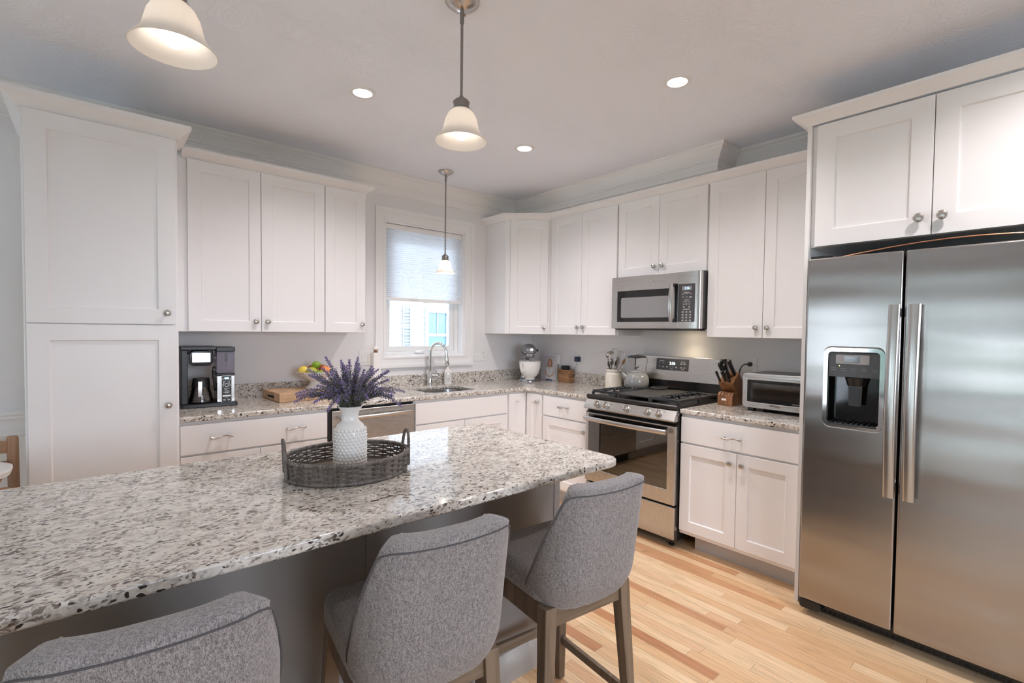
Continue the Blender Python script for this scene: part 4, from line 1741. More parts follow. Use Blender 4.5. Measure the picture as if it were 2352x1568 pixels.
# ------------------------------------------------------------ dishwasher
t = thing('dishwasher', 'stainless steel dishwasher with bar handle between drawer cabinet and sink cabinet', 'dishwasher', (-2.3345, 0, 0), 0)
fin('tub', bx((0.001, 0.612), (-0.600, -0.02), (0.09, 0.880)), 'black_plastic', t, smooth=False)
fin('edge_strip', bx((0.001, 0.0165), (-0.640, -0.601), (0.10, 0.880)), 'black_plastic', t, smooth=False)  # black strip filling the gap left of the door
dd = fin('door', bx((0.018, 0.609), (-0.652, -0.602), (0.115, 0.868)), 'steel', t, bev=0.005, seg=3)
bm = NB()
tube(bm, [(0.055 + 0.0255 * i, -0.695 - 0.012 * sin(pi * i / 20), 0.822) for i in range(21)], 0.0125, 14)
for x in (0.075, 0.545):
    tube(bm, [(x, -0.650, 0.822), (x, -0.697, 0.822)], 0.009, 10)
fin('handle', bm, 'handle_steel', dd)
bm = NB()
marks(bm, [(0.855, (0.285,), 0.012), (0.852, (0.29,), 0.010)], -0.652)
fin('badge_mark', bm, 'ink', dd, smooth=False)
fin('kick_plate', bx((0.02, 0.607), (-0.56, -0.54), (0.0, 0.09)), 'black_plastic', t, smooth=False)

# ------------------------------------------------------------ toaster oven
toaster = t = thing('toaster_oven', 'silver countertop toaster oven beside the refrigerator panel', 'toaster oven', (0, -2.388, 0.914), RW)
TW = 0.392
bm = NB()
plate(bm, 0, TW, 0.024, 0.236, -0.335, -0.045, 0.022, 6)
fin('case', bm, 'grey_dark', t, bev=0.003)
bm = NB()
holed(bm, (-0.001, TW + 0.001, 0.022, 0.238), (0.030, TW - 0.030, 0.058, 0.196), -0.362, -0.330, n=6, ro=0.024, ri=0.006)
fr_ = fin('front_frame', bm, 'steel', t, bev=0.004, seg=3)
bm = NB()
plate(bm, 0.030, TW - 0.030, 0.058, 0.196, -0.356, -0.336)
dr = fin('door', bm, 'black_gloss', t, bev=0.001)
bm = NB()
plate(bm, 0.054, TW - 0.052, 0.082, 0.178, -0.3585, -0.3555, 0.006)
fin('window', bm, 'toaster_glass', dr)
bm = NB()
prism(bm, rrect(0.022, TW - 0.012, -0.388, -0.345, 0.016, 5), 0.212, 0.226)
fin('handle', bm, 'steel', dr, bev=0.003)
bm = NB()
plate(bm, 0.165, 0.228, 0.034, 0.050, -0.3635, -0.361, 0.0078, 6)
bd = fin('badge', bm, 'ink', fr_)
bm = NB()
plate(bm, 0.1665, 0.2265, 0.0355, 0.0485, -0.3640, -0.3630, 0.0064, 6)
fin('badge_face', bm, 'chrome', bd)
text('badge_lettering', "De'Longhi", 0.0108, 'ink', bd, (0.1965, -0.3642, 0.042))
text('door_lettering', 'AIR FRY', 0.012, 'print_grey', dr, (TW - 0.058, -0.3562, 0.067), align='RIGHT')
for x in (0.04, TW - 0.04):
    for y in (-0.31, -0.08):
        fin('foot', bx((x - 0.02, x + 0.02), (y - 0.02, y + 0.02), (0, 0.026)), 'black_plastic', t, bev=0.004)
# ------------------------------------------------------------ things on the window-wall counter
# coffee maker
t = thing('coffee_maker', 'black and steel drip coffee maker beside the pantry', 'coffee maker', (-3.079, -0.325, 0.9145), R(-4))
bm = NB()
prism(bm, rrect(0.0, 0.292, 0.0, 0.215, 0.012, 4), 0, 0.022)
fin('base', bm, 'black_plastic', t, bev=0.003)
bm = NB()
box(bm, (0.004, 0.036), (0.030, 0.210), (0.022, 0.345))
box(bm, (0.036, 0.175), (0.150, 0.210), (0.30, 0.345))
fin('column', bm, 'black_plastic', t, bev=0.004)
bm = NB()
box(bm, (0.0, 0.182), (0.012, 0.212), (0.345, 0.367))
fin('top_cover', bm, 'black_plastic', t, bev=0.005)
bm = NB()
plate(bm, 0.042, 0.166, 0.250, 0.340, 0.020, 0.145, 0.030, 6)
bk = fin('brew_basket', bm, 'black_gloss', t, bev=0.004)
bm = NB()
plate(bm, 0.058, 0.150, 0.272, 0.328, 0.0175, 0.021)
fin('basket_panel', bm, 'steel_v', bk)
bm = NB()
box(bm, (0.034, 0.044), (0.03, 0.08), (0.270, 0.320))
box(bm, (0.165, 0.180), (0.03, 0.08), (0.288, 0.305))
tube(bm, [(0.121, 0.018, 0.262), (0.121, 0.018, 0.253)], 0.003, 8)
fin('basket_lugs', bm, 'black_plastic', bk)
bm = NB()
plate(bm, 0.182, 0.280, 0.022, 0.186, 0.022, 0.205, 0.006)
tw = fin('tower', bm, 'steel_v', t, bev=0.004)
bm = NB()
plate(bm, 0.206, 0.262, 0.020, 0.186, 0.0165, 0.024, 0.006)
pc = fin('panel_rim', bm, 'print_white_glow', tw)
bm = NB()
plate(bm, 0.2085, 0.2595, 0.0225, 0.1835, 0.0155, 0.024, 0.004)
pn = fin('control_panel', bm, 'black_plastic', tw)
# pieces of the control panel
bm = NB()
plate(bm, 0.222, 0.246, 0.164, 0.175, 0.0148, 0.016)
lcd = fin('display', bm, 'led_blue', tw)
bm = NB()
lathe(bm, [(0.0085, 0), (0.011, 0), (0.011, 0.002), (0.0085, 0.002)], 24, (0.234, 0.0155, 0.128), TOFRONT, closed=True)
for z, xs, w, h in ((0.170, (0.2145, 0.253), 0.005, 0.004), (0.163, (0.2145, 0.253), 0.005, 0.004), (0.152, (0.222, 0.245), 0.014, 0.0016), (0.142, (0.219, 0.247), 0.005, 0.007),
                    (0.132, (0.215, 0.252), 0.005, 0.005), (0.122, (0.216, 0.252), 0.005, 0.005), (0.108, (0.234,), 0.030, 0.002), (0.101, (0.229,), 0.014, 0.002), (0.092, (0.234,), 0.022, 0.002),
                    (0.084, (0.234,), 0.034, 0.0022), (0.079, (0.234,), 0.018, 0.002), (0.062, (0.234,), 0.044, 0.010), (0.050, (0.234,), 0.008, 0.002), (0.040, (0.222, 0.245), 0.014, 0.002), (0.035, (0.222, 0.245), 0.012, 0.002)):
    for x in xs:
        plate(bm, x - w / 2, x + w / 2, z - h / 2, z + h / 2, 0.0148, 0.016)
fin('panel_marks', bm, 'print_white_glow', tw, smooth=False)
bm = NB()
plate(bm, 0.184, 0.279, 0.200, 0.335, 0.028, 0.200, 0.008)
wt = fin('water_tank', bm, 'tank', t, bev=0.003)
fin('tank_lid', bx((0.180, 0.282), (0.020, 0.206), (0.335, 0.362)), 'black_plastic', t, bev=0.004)
fin('tank_seat', bx((0.181, 0.281), (0.020, 0.206), (0.186, 0.200)), 'black_plastic', t, bev=0.004)
bm = NB()
plate(bm, 0.226, 0.240, 0.270, 0.325, 0.0265, 0.0285, 0.003)
for z in (0.250, 0.234):
    plate(bm, 0.231, 0.235, z, z + 0.008, 0.0265, 0.0285)
fin('level_marks', bm, 'grey_dark', wt, smooth=False)
bm = NB()
tube(bm, [(0.172, 0.045, 0.240), (0.166, 0.030, 0.215), (0.168, 0.028, 0.175), (0.176, 0.032, 0.120), (0.180, 0.05, 0.10)], 0.009, 10)
fin('frother_arm', bm, 'black_gloss', t)
# carafe stands in the coffee maker
c = thing('carafe', 'glass coffee carafe with steel handle sitting in the coffee maker', 'carafe', (-3.079 + 0.1045 + 0.006, -0.325 + 0.078 - 0.007, 0.9372), R(-4))
bm = NB()
lathe(bm, [(0, 0.002), (0.058, 0.002), (0.064, 0.008), (0.063, 0.020), (0.044, 0.100), (0.042, 0.112), (0.040, 0.112), (0.042, 0.100), (0.061, 0.020), (0.061, 0.010), (0, 0.006)], 32)
fin('glass_body', bm, 'carafe_glass', c)
bm = NB()
lathe(bm, [(0, 0), (0.060, 0), (0.065, 0.004), (0.065, 0.010), (0.060, 0.0015), (0, 0.001)], 32)
fin('base_ring', bm, 'black_plastic', c)
bm = NB()
lathe(bm, [(0.0445, 0.098), (0.0490, 0.098), (0.045, 0.140), (0.043, 0.142), (0.043, 0.150), (0, 0.150), (0, 0.146), (0.040, 0.140)], 32)
fin('collar', bm, 'black_plastic', c)
bm = NB()
strap(bm, [(-0.006, -0.040, 0.142), (-0.008, -0.066, 0.142), (-0.010, -0.074, 0.134), (-0.011, -0.078, 0.085), (-0.012, -0.076, 0.045)], 0.021, 0.012, V((0, -1, 0.3)))
h = fin('handle', bm, 'black_plastic', c, bev=0.003)
bm = NB()
strap(bm, [(-0.010, -0.0815, 0.134), (-0.011, -0.085, 0.085), (-0.012, -0.083, 0.044)], 0.019, 0.003, V((0, -1, 0.1)))
fin('handle_inlay', bm, 'steel_v', h)

# butcher block board
t = thing('cutting_board', 'thick maple butcher-block cutting board lying under the fruit bowl', 'cutting board', (-2.560, -0.395, 0.9145), R(3))
bm = NB()
box(bm, (0, 0.50), (0, 0.335), (0, 0.058))
fin('block', bm, 'maple', t, bev=0.004)
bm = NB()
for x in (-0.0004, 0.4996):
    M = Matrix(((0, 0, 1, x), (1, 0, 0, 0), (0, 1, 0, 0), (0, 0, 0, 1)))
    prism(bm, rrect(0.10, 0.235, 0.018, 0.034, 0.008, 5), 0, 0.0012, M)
fin('finger_groove', bm, 'matt_dark', t, smooth=False)  # flat dark slab; the recess's shade is put into its colour
text('burnt_lettering', 'BOOS', 0.030, 'ink', t, (0.135, -0.0005, 0.029), sx=0.82)
text('burnt_lettering', 'BLOCKS', 0.008, 'ink', t, (0.137, -0.0005, 0.0135), sx=0.8)

# marble pedestal bowl and fruit
BC = V((-2.275, -0.205, 0.973))
t = thing('fruit_bowl', 'white marble pedestal bowl on the cutting board holding fruit', 'bowl', BC)
bm = NB()
lathe(bm, [(0, 0), (0.062, 0), (0.066, 0.004), (0.060, 0.012), (0.040, 0.026), (0.031, 0.046), (0.036, 0.056), (0, 0.056)], 40)
fin('foot', bm, 'stone_white', t)
bm = NB()
lathe(bm, [(0, 0.052), (0.036, 0.054), (0.075, 0.072), (0.108, 0.098), (0.123, 0.116), (0.125, 0.120), (0.121, 0.121), (0.102, 0.104), (0.07, 0.080), (0.03, 0.064), (0, 0.062)], 48)
fin('dish', bm, 'marble', t)
RV = V((0.752, -0.659, 0))
FV = V((0.659, 0.752, 0))


def fruit(name, label, cat, dx, dz, dd, mat, r, s=(1, 1, 1), ang=(0, 0, 0), stem=True):
    c = BC + RV * dx + FV * dd + V((0, 0, 0.062 + dz))
    t = thing(name, label, cat, c, tuple(R(a) for a in ang), 'fruit in the marble bowl')
    bm = NB()
    ball(bm, (0, 0, 0), r, s, 20, 13)
    for v in bm.verts:   # dimple and taper at the poles
        q = v.co.z / (r * s[2])
        if name in ('apple', 'peach') and abs(q) > 0.75:
            v.co.z -= math.copysign((abs(q) - 0.75) * r * 0.5, q)
        if name in ('lemon', 'lime') and abs(q) > 0.9:
            v.co.z += math.copysign((abs(q) - 0.9) * r * 1.2, q)
    fin('flesh', bm, mat, t)
    if stem:
        bm = NB()
        tube(bm, [(0, 0, r * s[2] * 0.8), (0.002, 0.001, r * s[2] * 1.12)], 0.0014, 6)
        fin('stem', bm, 'bark', t)
    return t


fruit('lemon', 'yellow lemon at the left front of the marble bowl', 'lemon', -0.067, 0.066, -0.035, 'lemon', 0.033, (0.95, 0.95, 1.1), (70, 0, 30))
fruit('mango', 'yellow-green mango at the front centre of the marble bowl', 'mango', 0.004, 0.062, -0.052, 'mango', 0.034, (1.15, 0.95, 0.9), (0, 20, 20), False)
fruit('apple', 'dark red apple behind the lemon in the marble bowl', 'apple', -0.036, 0.070, 0.048, 'red_apple', 0.036, (1, 1, 0.92), (15, -20, 0))
fruit('lime', 'green lime on top of the fruit pile', 'lime', 0.012, 0.104, -0.005, 'lime', 0.027, (1, 1, 1.15), (80, 0, 60), False)
fruit('peach', 'orange-red peach at the right of the marble bowl', 'peach', 0.074, 0.066, 0.010, 'peach', 0.036, (1, 1, 0.93), (20, 10, 0))
fruit('lime', 'small green lime low at the right front of the bowl', 'lime', 0.060, 0.048, -0.058, 'lime', 0.024, (1, 1, 1.1), (90, 0, 20), False)
fruit('apple', 'red apple at the back of the bowl behind the lime', 'apple', 0.036, 0.074, 0.062, 'red_apple', 0.033, (1, 1, 0.93), (10, 15, 0))

# tall white canister with wooden neck, behind the lavender
t = thing('tall_canister', 'tall white square canister with wooden neck and white ball knob, left of the sink window', 'canister', (-1.785, -0.135, 0.9145))
bm = NB()
prism(bm, rrect(-0.031, 0.031, -0.031, 0.031, 0.006, 4), 0, 0.300)
fin('body', bm, 'white_gloss', t, bev=0.003)
fin('neck', disc([(0, 0.299), (0.017, 0.299), (0.015, 0.322), (0, 0.322)], 20), 'walnut', t)
fin('knob', disc([(0, 0.320), (0.018, 0.321), (0.024, 0.330), (0.022, 0.342), (0.010, 0.349), (0.006, 0.356), (0, 0.357)], 24), 'white_gloss', t)

# soap bottle
t = thing('soap_dispenser', 'white pump soap bottle beside the faucet', 'soap bottle', (-1.075, -0.072, 0.9145), R(-25))
bm = NB()
prev = None
for z, w, d in ((0, 0.031, 0.021), (0.004, 0.033, 0.023), (0.10, 0.033, 0.023), (0.118, 0.030, 0.021), (0.132, 0.018, 0.016), (0.138, 0.012, 0.012), (0.150, 0.012, 0.012)):
    rg = [bm.verts.new((math.copysign(abs(cos(a)) ** 0.6, cos(a)) * w, math.copysign(abs(sin(a)) ** 0.6, sin(a)) * d, z)) for a in [2 * pi * i / 24 for i in range(24)]]
    if prev:
        bridge(bm, prev, rg)
    else:
        bm.faces.new(rg)
    prev = rg
bm.faces.new(prev)
b_ = fin('bottle', bm, 'white_gloss', t)
bm = NB()
lathe(bm, [(0, 0.150), (0.013, 0.150), (0.013, 0.166), (0.005, 0.168), (0.005, 0.186), (0, 0.186)], 18)
strap(bm, [(0.012, 0.006, 0.189), (0, 0, 0.190), (-0.030, -0.012, 0.187)], 0.013, 0.008)
fin('pump', bm, 'white_plastic', t)
bm = NB()
holed(bm, (-0.018, 0.018, 0.022, 0.108), (-0.0165, 0.0165, 0.0235, 0.1065), -0.0236, -0.0222, n=6, ro=0.015, ri=0.0138)
tube(bm, [(-0.008 + 0.016 * (i / 12), -0.0232, 0.032 + 0.022 * abs(sin(i * 0.9))) for i in range(13)], 0.0007, 5)
tube(bm, [(0.0, -0.0232, 0.030), (0.003, -0.0232, 0.075), (-0.004, -0.0232, 0.09)], 0.0006, 5)
fin('label_print', bm, 'print_grey', b_)


# wall plates
def wall_plate(name, label, loc, rot, w, h, devs, cat):
    """devs: list of (x offset, kind)"""
    t = thing(name, label, cat, loc, rot)
    bm = NB()
    plate(bm, -w / 2, w / 2, -h / 2, h / 2, -0.0055, -0.0003, 0.004)
    p = fin('plate', bm, 'white_plastic', t, bev=0.002)
    for x, k in devs:
        if k == 'switch':
            bm = NB()
            plate(bm, x - 0.005, x + 0.005, -0.012, 0.012, -0.0065, -0.004)
            rbox(bm, (x, -0.010, 0.003), (0.006, 0.012, 0.008), Matrix.Rotation(R(-25), 3, 'X'))
            fin('toggle', bm, 'white_gloss', t, bev=0.001)
        elif k == 'rocker':
            bm = NB()
            plate(bm, x - 0.016, x + 0.016, -0.033, 0.033, -0.008, -0.004, 0.002)
            fin('rocker', bm, 'white_gloss', t, bev=0.001)
        else:
            for z in (0.020, -0.020):
                bm = NB()
                plate(bm, x - 0.017, x + 0.017, z - 0.0145, z + 0.0145, -0.0075, -0.004, 0.010, 6)
                s = fin('socket', bm, 'white_gloss', t, bev=0.0008)
                bm = NB()
                for q in (-0.0062, 0.0062):
                    plate(bm, x + q - 0.0011, x + q + 0.0011, z - 0.001, z + 0.007, -0.0078, -0.0072)
                plate(bm, x - 0.0022, x + 0.0022, z - 0.0105, z - 0.0055, -0.0078, -0.0072, 0.002, 3)
                fin('slots', bm, 'ink', s, smooth=False)
    return t


wall_plate('switch_plate', 'white wide switch plate left of the sink window, behind the lavender', (-1.806, 0, 1.165), 0, 0.116, 0.118, [(-0.024, 'rocker'), (0.024, 'rocker')], 'switch')
wall_plate('switch_plate', 'white plate with two switches and an outlet right of the sink window', (-0.678, 0, 1.166), 0, 0.150, 0.118, [(-0.046, 'switch'), (0.0, 'switch'), (0.046, 'outlet')], 'switch')
wall_plate('outlet_plate', 'white wall outlet above the wooden box, with a dark adapter plugged in', (0, -0.672, 1.168), RW, 0.078, 0.122, [(0, 'outlet')], 'outlet')
wall_plate('outlet_plate', 'white wall outlet behind the toaster oven with a black cord plugged in', (0, -2.278, 1.166), RW, 0.088, 0.130, [(0, 'outlet')], 'outlet')

# power adapter with its cord, and the toaster oven cord
t = thing('power_adapter', 'small dark blue power adapter plugged into the outlet above the wooden box', 'adapter', (-0.0082, -0.676, 1.140), RW)
bm = NB()
plate(bm, -0.022, 0.022, -0.024, 0.024, -0.042, 0.0, 0.006)
fin('body', bm, 'adapter', t, bev=0.003)
bm = NB()
tube(bm, [(0.004, -0.028, -0.023), (0.0, -0.030, -0.05), (-0.012, -0.034, -0.080), (-0.022, -0.040, -0.103), (-0.030, -0.048, -0.106), (-0.040, -0.056, -0.096), (-0.056, -0.062, -0.090), (-0.0755, -0.066, -0.089)], 0.0016, 7)
fin('cord', bm, 'black_plastic', t)
bm = NB()
tube(bm, [(0.0, -0.018, 0), (-0.025, -0.022, 0.0), (-0.045, -0.026, -0.012), (-0.058, -0.030, -0.04), (-0.064, -0.034, -0.09), (-0.060, -0.036, -0.14), (-0.04, -0.034, -0.18), (0.0, -0.030, -0.20), (0.10, -0.028, -0.22), (0.14, -0.036, -0.20)], 0.0045, 9)
pc_ = fin('power_cord', bm, 'black_plastic', toaster, label='black power cord running up to the wall outlet')
pc_.location = (-0.110, -0.0082, 0.272)
bm = NB()
lathe(bm, [(0, 0), (0.016, 0), (0.016, 0.012), (0.012, 0.024), (0, 0.026)], 16, (0, 0, 0), TOFRONT)
fin('plug', bm, 'black_plastic', pc_)

# ------------------------------------------------------------ things in the corner
# stand mixer; local -y is the way the head points
t = thing('stand_mixer', 'silver stand mixer with white bowl in the counter corner', 'mixer', (-0.262, -0.245, 0.9145), R(-30))
bm = NB()
prev = None
for z, k in ((0, 1.0), (0.010, 1.0), (0.020, 0.94), (0.026, 0.8)):
    rg = []
    for i in range(32):
        a = 2 * pi * i / 32
        x, y = 0.098 * cos(a), 0.105 * sin(a)
        if sin(a) > 0:
            y = 0.165 * sin(a) ** 0.8
            x *= 0.86
        rg.append(bm.verts.new((x * k, y * k, z)))
    if prev:
        bridge(bm, prev, rg)
    else:
        bm.faces.new(rg)
    prev = rg
bm.faces.new(prev)
fin('base', bm, 'mixer_silver', t)
bm = NB()
prev = None
for z, x, y0, y1 in ((0.02, 0.070, 0.06, 0.150), (0.06, 0.045, 0.075, 0.145), (0.13, 0.037, 0.078, 0.140), (0.19, 0.040, 0.070, 0.140), (0.25, 0.045, 0.050, 0.145)):
    rg = [bm.verts.new((x * cos(a), (y0 + y1) / 2 + (y1 - y0) / 2 * sin(a), z)) for a in [2 * pi * i / 24 for i in range(24)]]
    if prev:
        bridge(bm, prev, rg)
    else:
        bm.faces.new(rg)
    prev = rg
bm.faces.new(prev)
fin('column', bm, 'mixer_silver', t)
bm = NB()
prev = None
for y, rx, rz, zc in ((-0.150, 0.004, 0.004, 0.300), (-0.146, 0.030, 0.028, 0.300), (-0.132, 0.046, 0.043, 0.300), (-0.10, 0.057, 0.054, 0.301), (-0.03, 0.062, 0.060, 0.303), (0.06, 0.060, 0.056, 0.301), (0.13, 0.050, 0.046, 0.296), (0.165, 0.032, 0.030, 0.290), (0.178, 0.004, 0.004, 0.288)):
    rg = [bm.verts.new((rx * cos(a), y, zc + rz * sin(a))) for a in [2 * pi * i / 28 for i in range(28)]]
    if prev:
        bridge(bm, prev, rg)
    else:
        bm.faces.new(rg)
    prev = rg
bm.faces.new(prev)
hd = fin('head', bm, 'mixer_silver', t)
bm = NB()
lathe(bm, [(0, 0.226), (0.030, 0.226), (0.040, 0.232), (0.043, 0.240), (0.043, 0.268), (0, 0.268)], 28, (0, -0.085, 0))
fin('gearbox', bm, 'mixer_silver', t)
bm = NB()
lathe(bm, [(0, 0), (0.019, 0), (0.021, 0.006), (0.018, 0.012), (0, 0.014)], 24, (0, -0.146, 0.303), TOFRONT)
fin('hub_cap', bm, 'chrome', hd)
bm = NB()
ball(bm, (0.070, -0.085, 0.300), 0.011)
tube(bm, [(0.055, -0.085, 0.300), (0.068, -0.085, 0.300)], 0.006, 8)
ball(bm, (-0.062, -0.02, 0.278), 0.008)
fin('control_knob', bm, 'black_plastic', t)
bm = NB()
for s in (-1, 1):
    strap(bm, [(s * (0.045 + 0.0165 * sin(pi * (0.15 + 0.7 * i / 10)) + 0.0012), -0.125 + 0.25 * i / 10, 0.283) for i in range(11)], 0.003, 0.012)
strap(bm, [(-0.036, -0.118, 0.262), (-0.025, -0.131, 0.262), (0, -0.1365, 0.262), (0.025, -0.131, 0.262), (0.036, -0.118, 0.262)], 0.002, 0.008)
fin('trim_band', bm, 'chrome', hd)
bm = NB()
tube(bm, [(0, -0.085, 0.228), (0, -0.085, 0.150)], 0.007, 10)
fin('beater_shaft', bm, 'chrome', t)
bm = NB()
bc = (0, -0.075, 0)
lathe(bm, [(0, 0.022), (0.048, 0.022), (0.050, 0.030), (0.042, 0.036), (0.060, 0.050), (0.085, 0.080), (0.098, 0.120), (0.103, 0.165), (0.105, 0.196), (0.107, 0.198), (0.104, 0.199), (0.100, 0.165), (0.094, 0.120), (0.080, 0.082), (0.05, 0.054), (0, 0.05)], 44, bc)
bw = fin('bowl', bm, 'white_gloss', t, label='white glossy mixing bowl')
bm = NB()
lathe(bm, [(0.103, 0.197), (0.108, 0.197), (0.108, 0.201), (0.103, 0.201)], 44, bc, closed=True)
fin('bowl_rim', bm, 'chrome', bw)
bm = NB()
a = R(-140)
d = V((cos(a), sin(a), 0))
o_ = V(bc)
tube(bm, [o_ + d * r_ + V((0, 0, z_)) for r_, z_ in ((0.100, 0.182), (0.118, 0.183), (0.131, 0.176), (0.136, 0.160), (0.135, 0.128), (0.127, 0.108), (0.112, 0.103), (0.094, 0.105))], 0.0075, 10)
fin('bowl_handle', bm, 'white_gloss', bw, bev=0.002)

# cookbooks leaning on the stove wall
LEAN = R(4.0)


def book(label, y0, w, h, th, xb, cover, lean=LEAN):
    t = thing('book', label, 'book', (xb, y0, 0.9150), (0, 0, 0), 'cookbooks leaning on the wall')
    t.rotation_euler = (Matrix.Rotation(RW, 3, 'Z') @ Matrix.Rotation(-lean, 3, 'X')).to_euler()
    bm = NB()
    box(bm, (0, w), (0, 0.003), (0, h))
    box(bm, (0, w), (th - 0.003, th), (0, h))
    box(bm, (0, 0.003), (0.003, th - 0.003), (0, h))
    fin('cover', bm, cover, t, bev=0.0012)
    fin('pages', bx((0.0035, w - 0.004), (0.0032, th - 0.0032), (0.004, h - 0.004)), 'paper', t, smooth=False)
    return t


b1 = book('pale pink-grey cookbook with a portrait of a smiling woman on the cover', -0.215, 0.195, 0.242, 0.020, -0.0665, 'book_cover')
# printed portrait on the front cover (generic figure)
bm = NB()
def blob(bm, pts, y, mi):
    prism(bm, pts, y - 0.0003, y + 0.0001, XZ, mi)
def ell(cx, cz, rx, rz, n=22, a0=0, a1=360):
    return [(cx + rx * cos(R(a0 + (a1 - a0) * i / n)), cz + rz * sin(R(a0 + (a1 - a0) * i / n))) for i in range(n)]
cx = 0.122
blob(bm, ell(cx, 0.172, 0.031, 0.043), -0.0004, 0)                      # hair
blob(bm, [(cx - 0.034, 0.128), (cx - 0.012, 0.128), (cx - 0.018, 0.172), (cx - 0.031, 0.172)], -0.0004, 0)
blob(bm, [(cx + 0.014, 0.120), (cx + 0.034, 0.124), (cx + 0.031, 0.172), (cx + 0.018, 0.172)], -0.0004, 0)
blob(bm, [(cx - 0.010, 0.115), (cx + 0.010, 0.115), (cx + 0.011, 0.16), (cx - 0.011, 0.16)], -0.0006, 1)   # neck
blob(bm, ell(cx - 0.001, 0.174, 0.020, 0.029), -0.0008, 1)              # face
blob(bm, [(cx - 0.050, 0.012), (cx + 0.048, 0.012), (cx + 0.046, 0.07), (cx + 0.056, 0.105), (cx + 0.032, 0.132), (cx + 0.016, 0.137), (cx, 0.112), (cx - 0.016, 0.137), (cx - 0.034, 0.130), (cx - 0.058, 0.10), (cx - 0.048, 0.07)], -0.0007, 2)   # shirt
blob(bm, [(cx - 0.060, 0.100), (cx - 0.046, 0.098), (cx - 0.044, 0.065), (cx - 0.010, 0.042), (cx - 0.012, 0.033), (cx - 0.052, 0.055)], -0.0010, 1)
blob(bm, [(cx + 0.057, 0.100), (cx + 0.045, 0.098), (cx + 0.042, 0.062), (cx + 0.008, 0.040), (cx + 0.010, 0.031), (cx + 0.052, 0.052)], -0.0010, 1)
blob(bm, ell(cx, 0.038, 0.018, 0.008), -0.0012, 1)                      # hands
blob(bm, [(cx - 0.048, 0.002), (cx + 0.046, 0.002), (cx + 0.046, 0.013), (cx - 0.048, 0.013)], -0.0008, 3)
blob(bm, ell(cx - 0.001, 0.165, 0.009, 0.0045, 16, 180, 360), -0.0010, 2)   # smile
blob(bm, ell(cx - 0.009, 0.180, 0.0030, 0.0016, 10), -0.0010, 0)
blob(bm, ell(cx + 0.007, 0.180, 0.0030, 0.0016, 10), -0.0010, 0)
for i in range(17):
    if i not in (7, 8):
        blob(bm, [(0.045 + i * 0.008, 0.2225), (0.050 + i * 0.008, 0.2225), (0.050 + i * 0.008, 0.2275), (0.045 + i * 0.008, 0.2275)], -0.0004, 4)
fin('cover_print', bm, ['hair', 'skin', 'book_white', 'jeans', 'pink_ink'], b1, smooth=False, label='printed portrait and pink title line')
b2 = book('tall white cookbook with a dark spine edge leaning behind the pink cookbook', -0.205, 0.236, 0.262, 0.022, -0.0435, 'book_white')
bm = NB()
plate(bm, 0.214, 0.2345, 0.005, 0.165, -0.0006, 0.0001)
fin('cover_photo', bm, 'book_grey', b2, smooth=False)

# wooden box, speaker
t = thing('wooden_box', 'slatted wooden box in mixed brown timbers under the smart speaker', 'box', (-0.105, -0.632, 0.9145), R(-6))
bm = NB()
for i in range(7):
    z = i * 0.0165
    g_ = 0.0 if i % 2 == 0 else 0.0022
    box(bm, (g_, 0.078 - g_), (g_, 0.150 - g_), (z + 0.0004, z + 0.0162))
fin('body', bm, 'acacia', t, bev=0.002)
bm = NB()
box(bm, (-0.001, 0.079), (-0.001, 0.151), (0.1160, 0.1220))
fin('lid', bm, 'acacia', t, bev=0.002)
t = thing('smart_speaker', 'black puck-shaped smart speaker on top of the wooden box', 'speaker', (-0.067, -0.562, 1.0370))
bm = NB()
lathe(bm, [(0, 0), (0.036, 0), (0.0415, 0.006), (0.042, 0.018), (0.0405, 0.030), (0.036, 0.036), (0, 0.037)], 36)
fin('body', bm, 'speaker_cloth', t)
fin('top_plate', disc([(0, 0.0368), (0.034, 0.0365), (0.033, 0.038), (0, 0.0385)], 36), 'black_plastic', t)

# utensil crock and the utensils in it
CK = V((-0.112, -1.168, 0.9145))
t = thing('utensil_crock', 'cream ceramic utensil crock with embossed lettering left of the kettle', 'crock', CK)
bm = NB()
lathe(bm, [(0, 0), (0.064, 0), (0.069, 0.005), (0.070, 0.015), (0.070, 0.118), (0.066, 0.132), (0.060, 0.140), (0.060, 0.148), (0.065, 0.152), (0.065, 0.166), (0.061, 0.168), (0.057, 0.160), (0.055, 0.14), (0.063, 0.12), (0.063, 0.012), (0, 0.010)], 44)
fin('body', bm, 'ceramic_cream', t)
word = 'UTENSILS'
for i, ch in enumerate(word):
    a = R(-221 + 13 * i)
    q = text('embossed_letter', ch, 0.026, 'ceramic_cream', t, (0.0698 * cos(a), 0.0698 * sin(a), 0.058), (R(90), 0, a + R(90)), ext=0.0018)


def utensil(name, label, base, top, build):
    """base and top are points in the crock's frame; the builder works along local z"""
    b, e = V(base), V(top)
    d = (e - b)
    t = thing(name, label, 'kitchen utensil', CK + b, V((0, 0, 1)).rotation_difference(d.normalized()).to_euler(), 'utensils in the cream crock')
    build(t, d.length)
    return t


def whisk(t, L):
    bm = NB()
    tube(bm, [(0, 0, 0), (0, 0, L * 0.5)], 0.005, 10)
    fin('handle', bm, 'nickel', t)
    bm = NB()
    h = L * 0.5
    for k in range(5):
        a = pi * k / 5
        pts = []
        for i in range(21):
            s = -1 + 2 * i / 20
            rr = 0.036 * sin(pi * min(1, (1 - abs(s)) * 0.62 + 0.0) * 1.0) if abs(s) > 0.25 else 0.036 * sin(pi * 0.465) * abs(s) / 0.25
            z = h + (L - h) * (1 - abs(s) ** 1.6)
            pts.append((math.copysign(rr, s) * cos(a), math.copysign(rr, s) * sin(a), z))
        tube(bm, pts, 0.0011, 5)
    fin('wire_loops', bm, 'nickel', t)


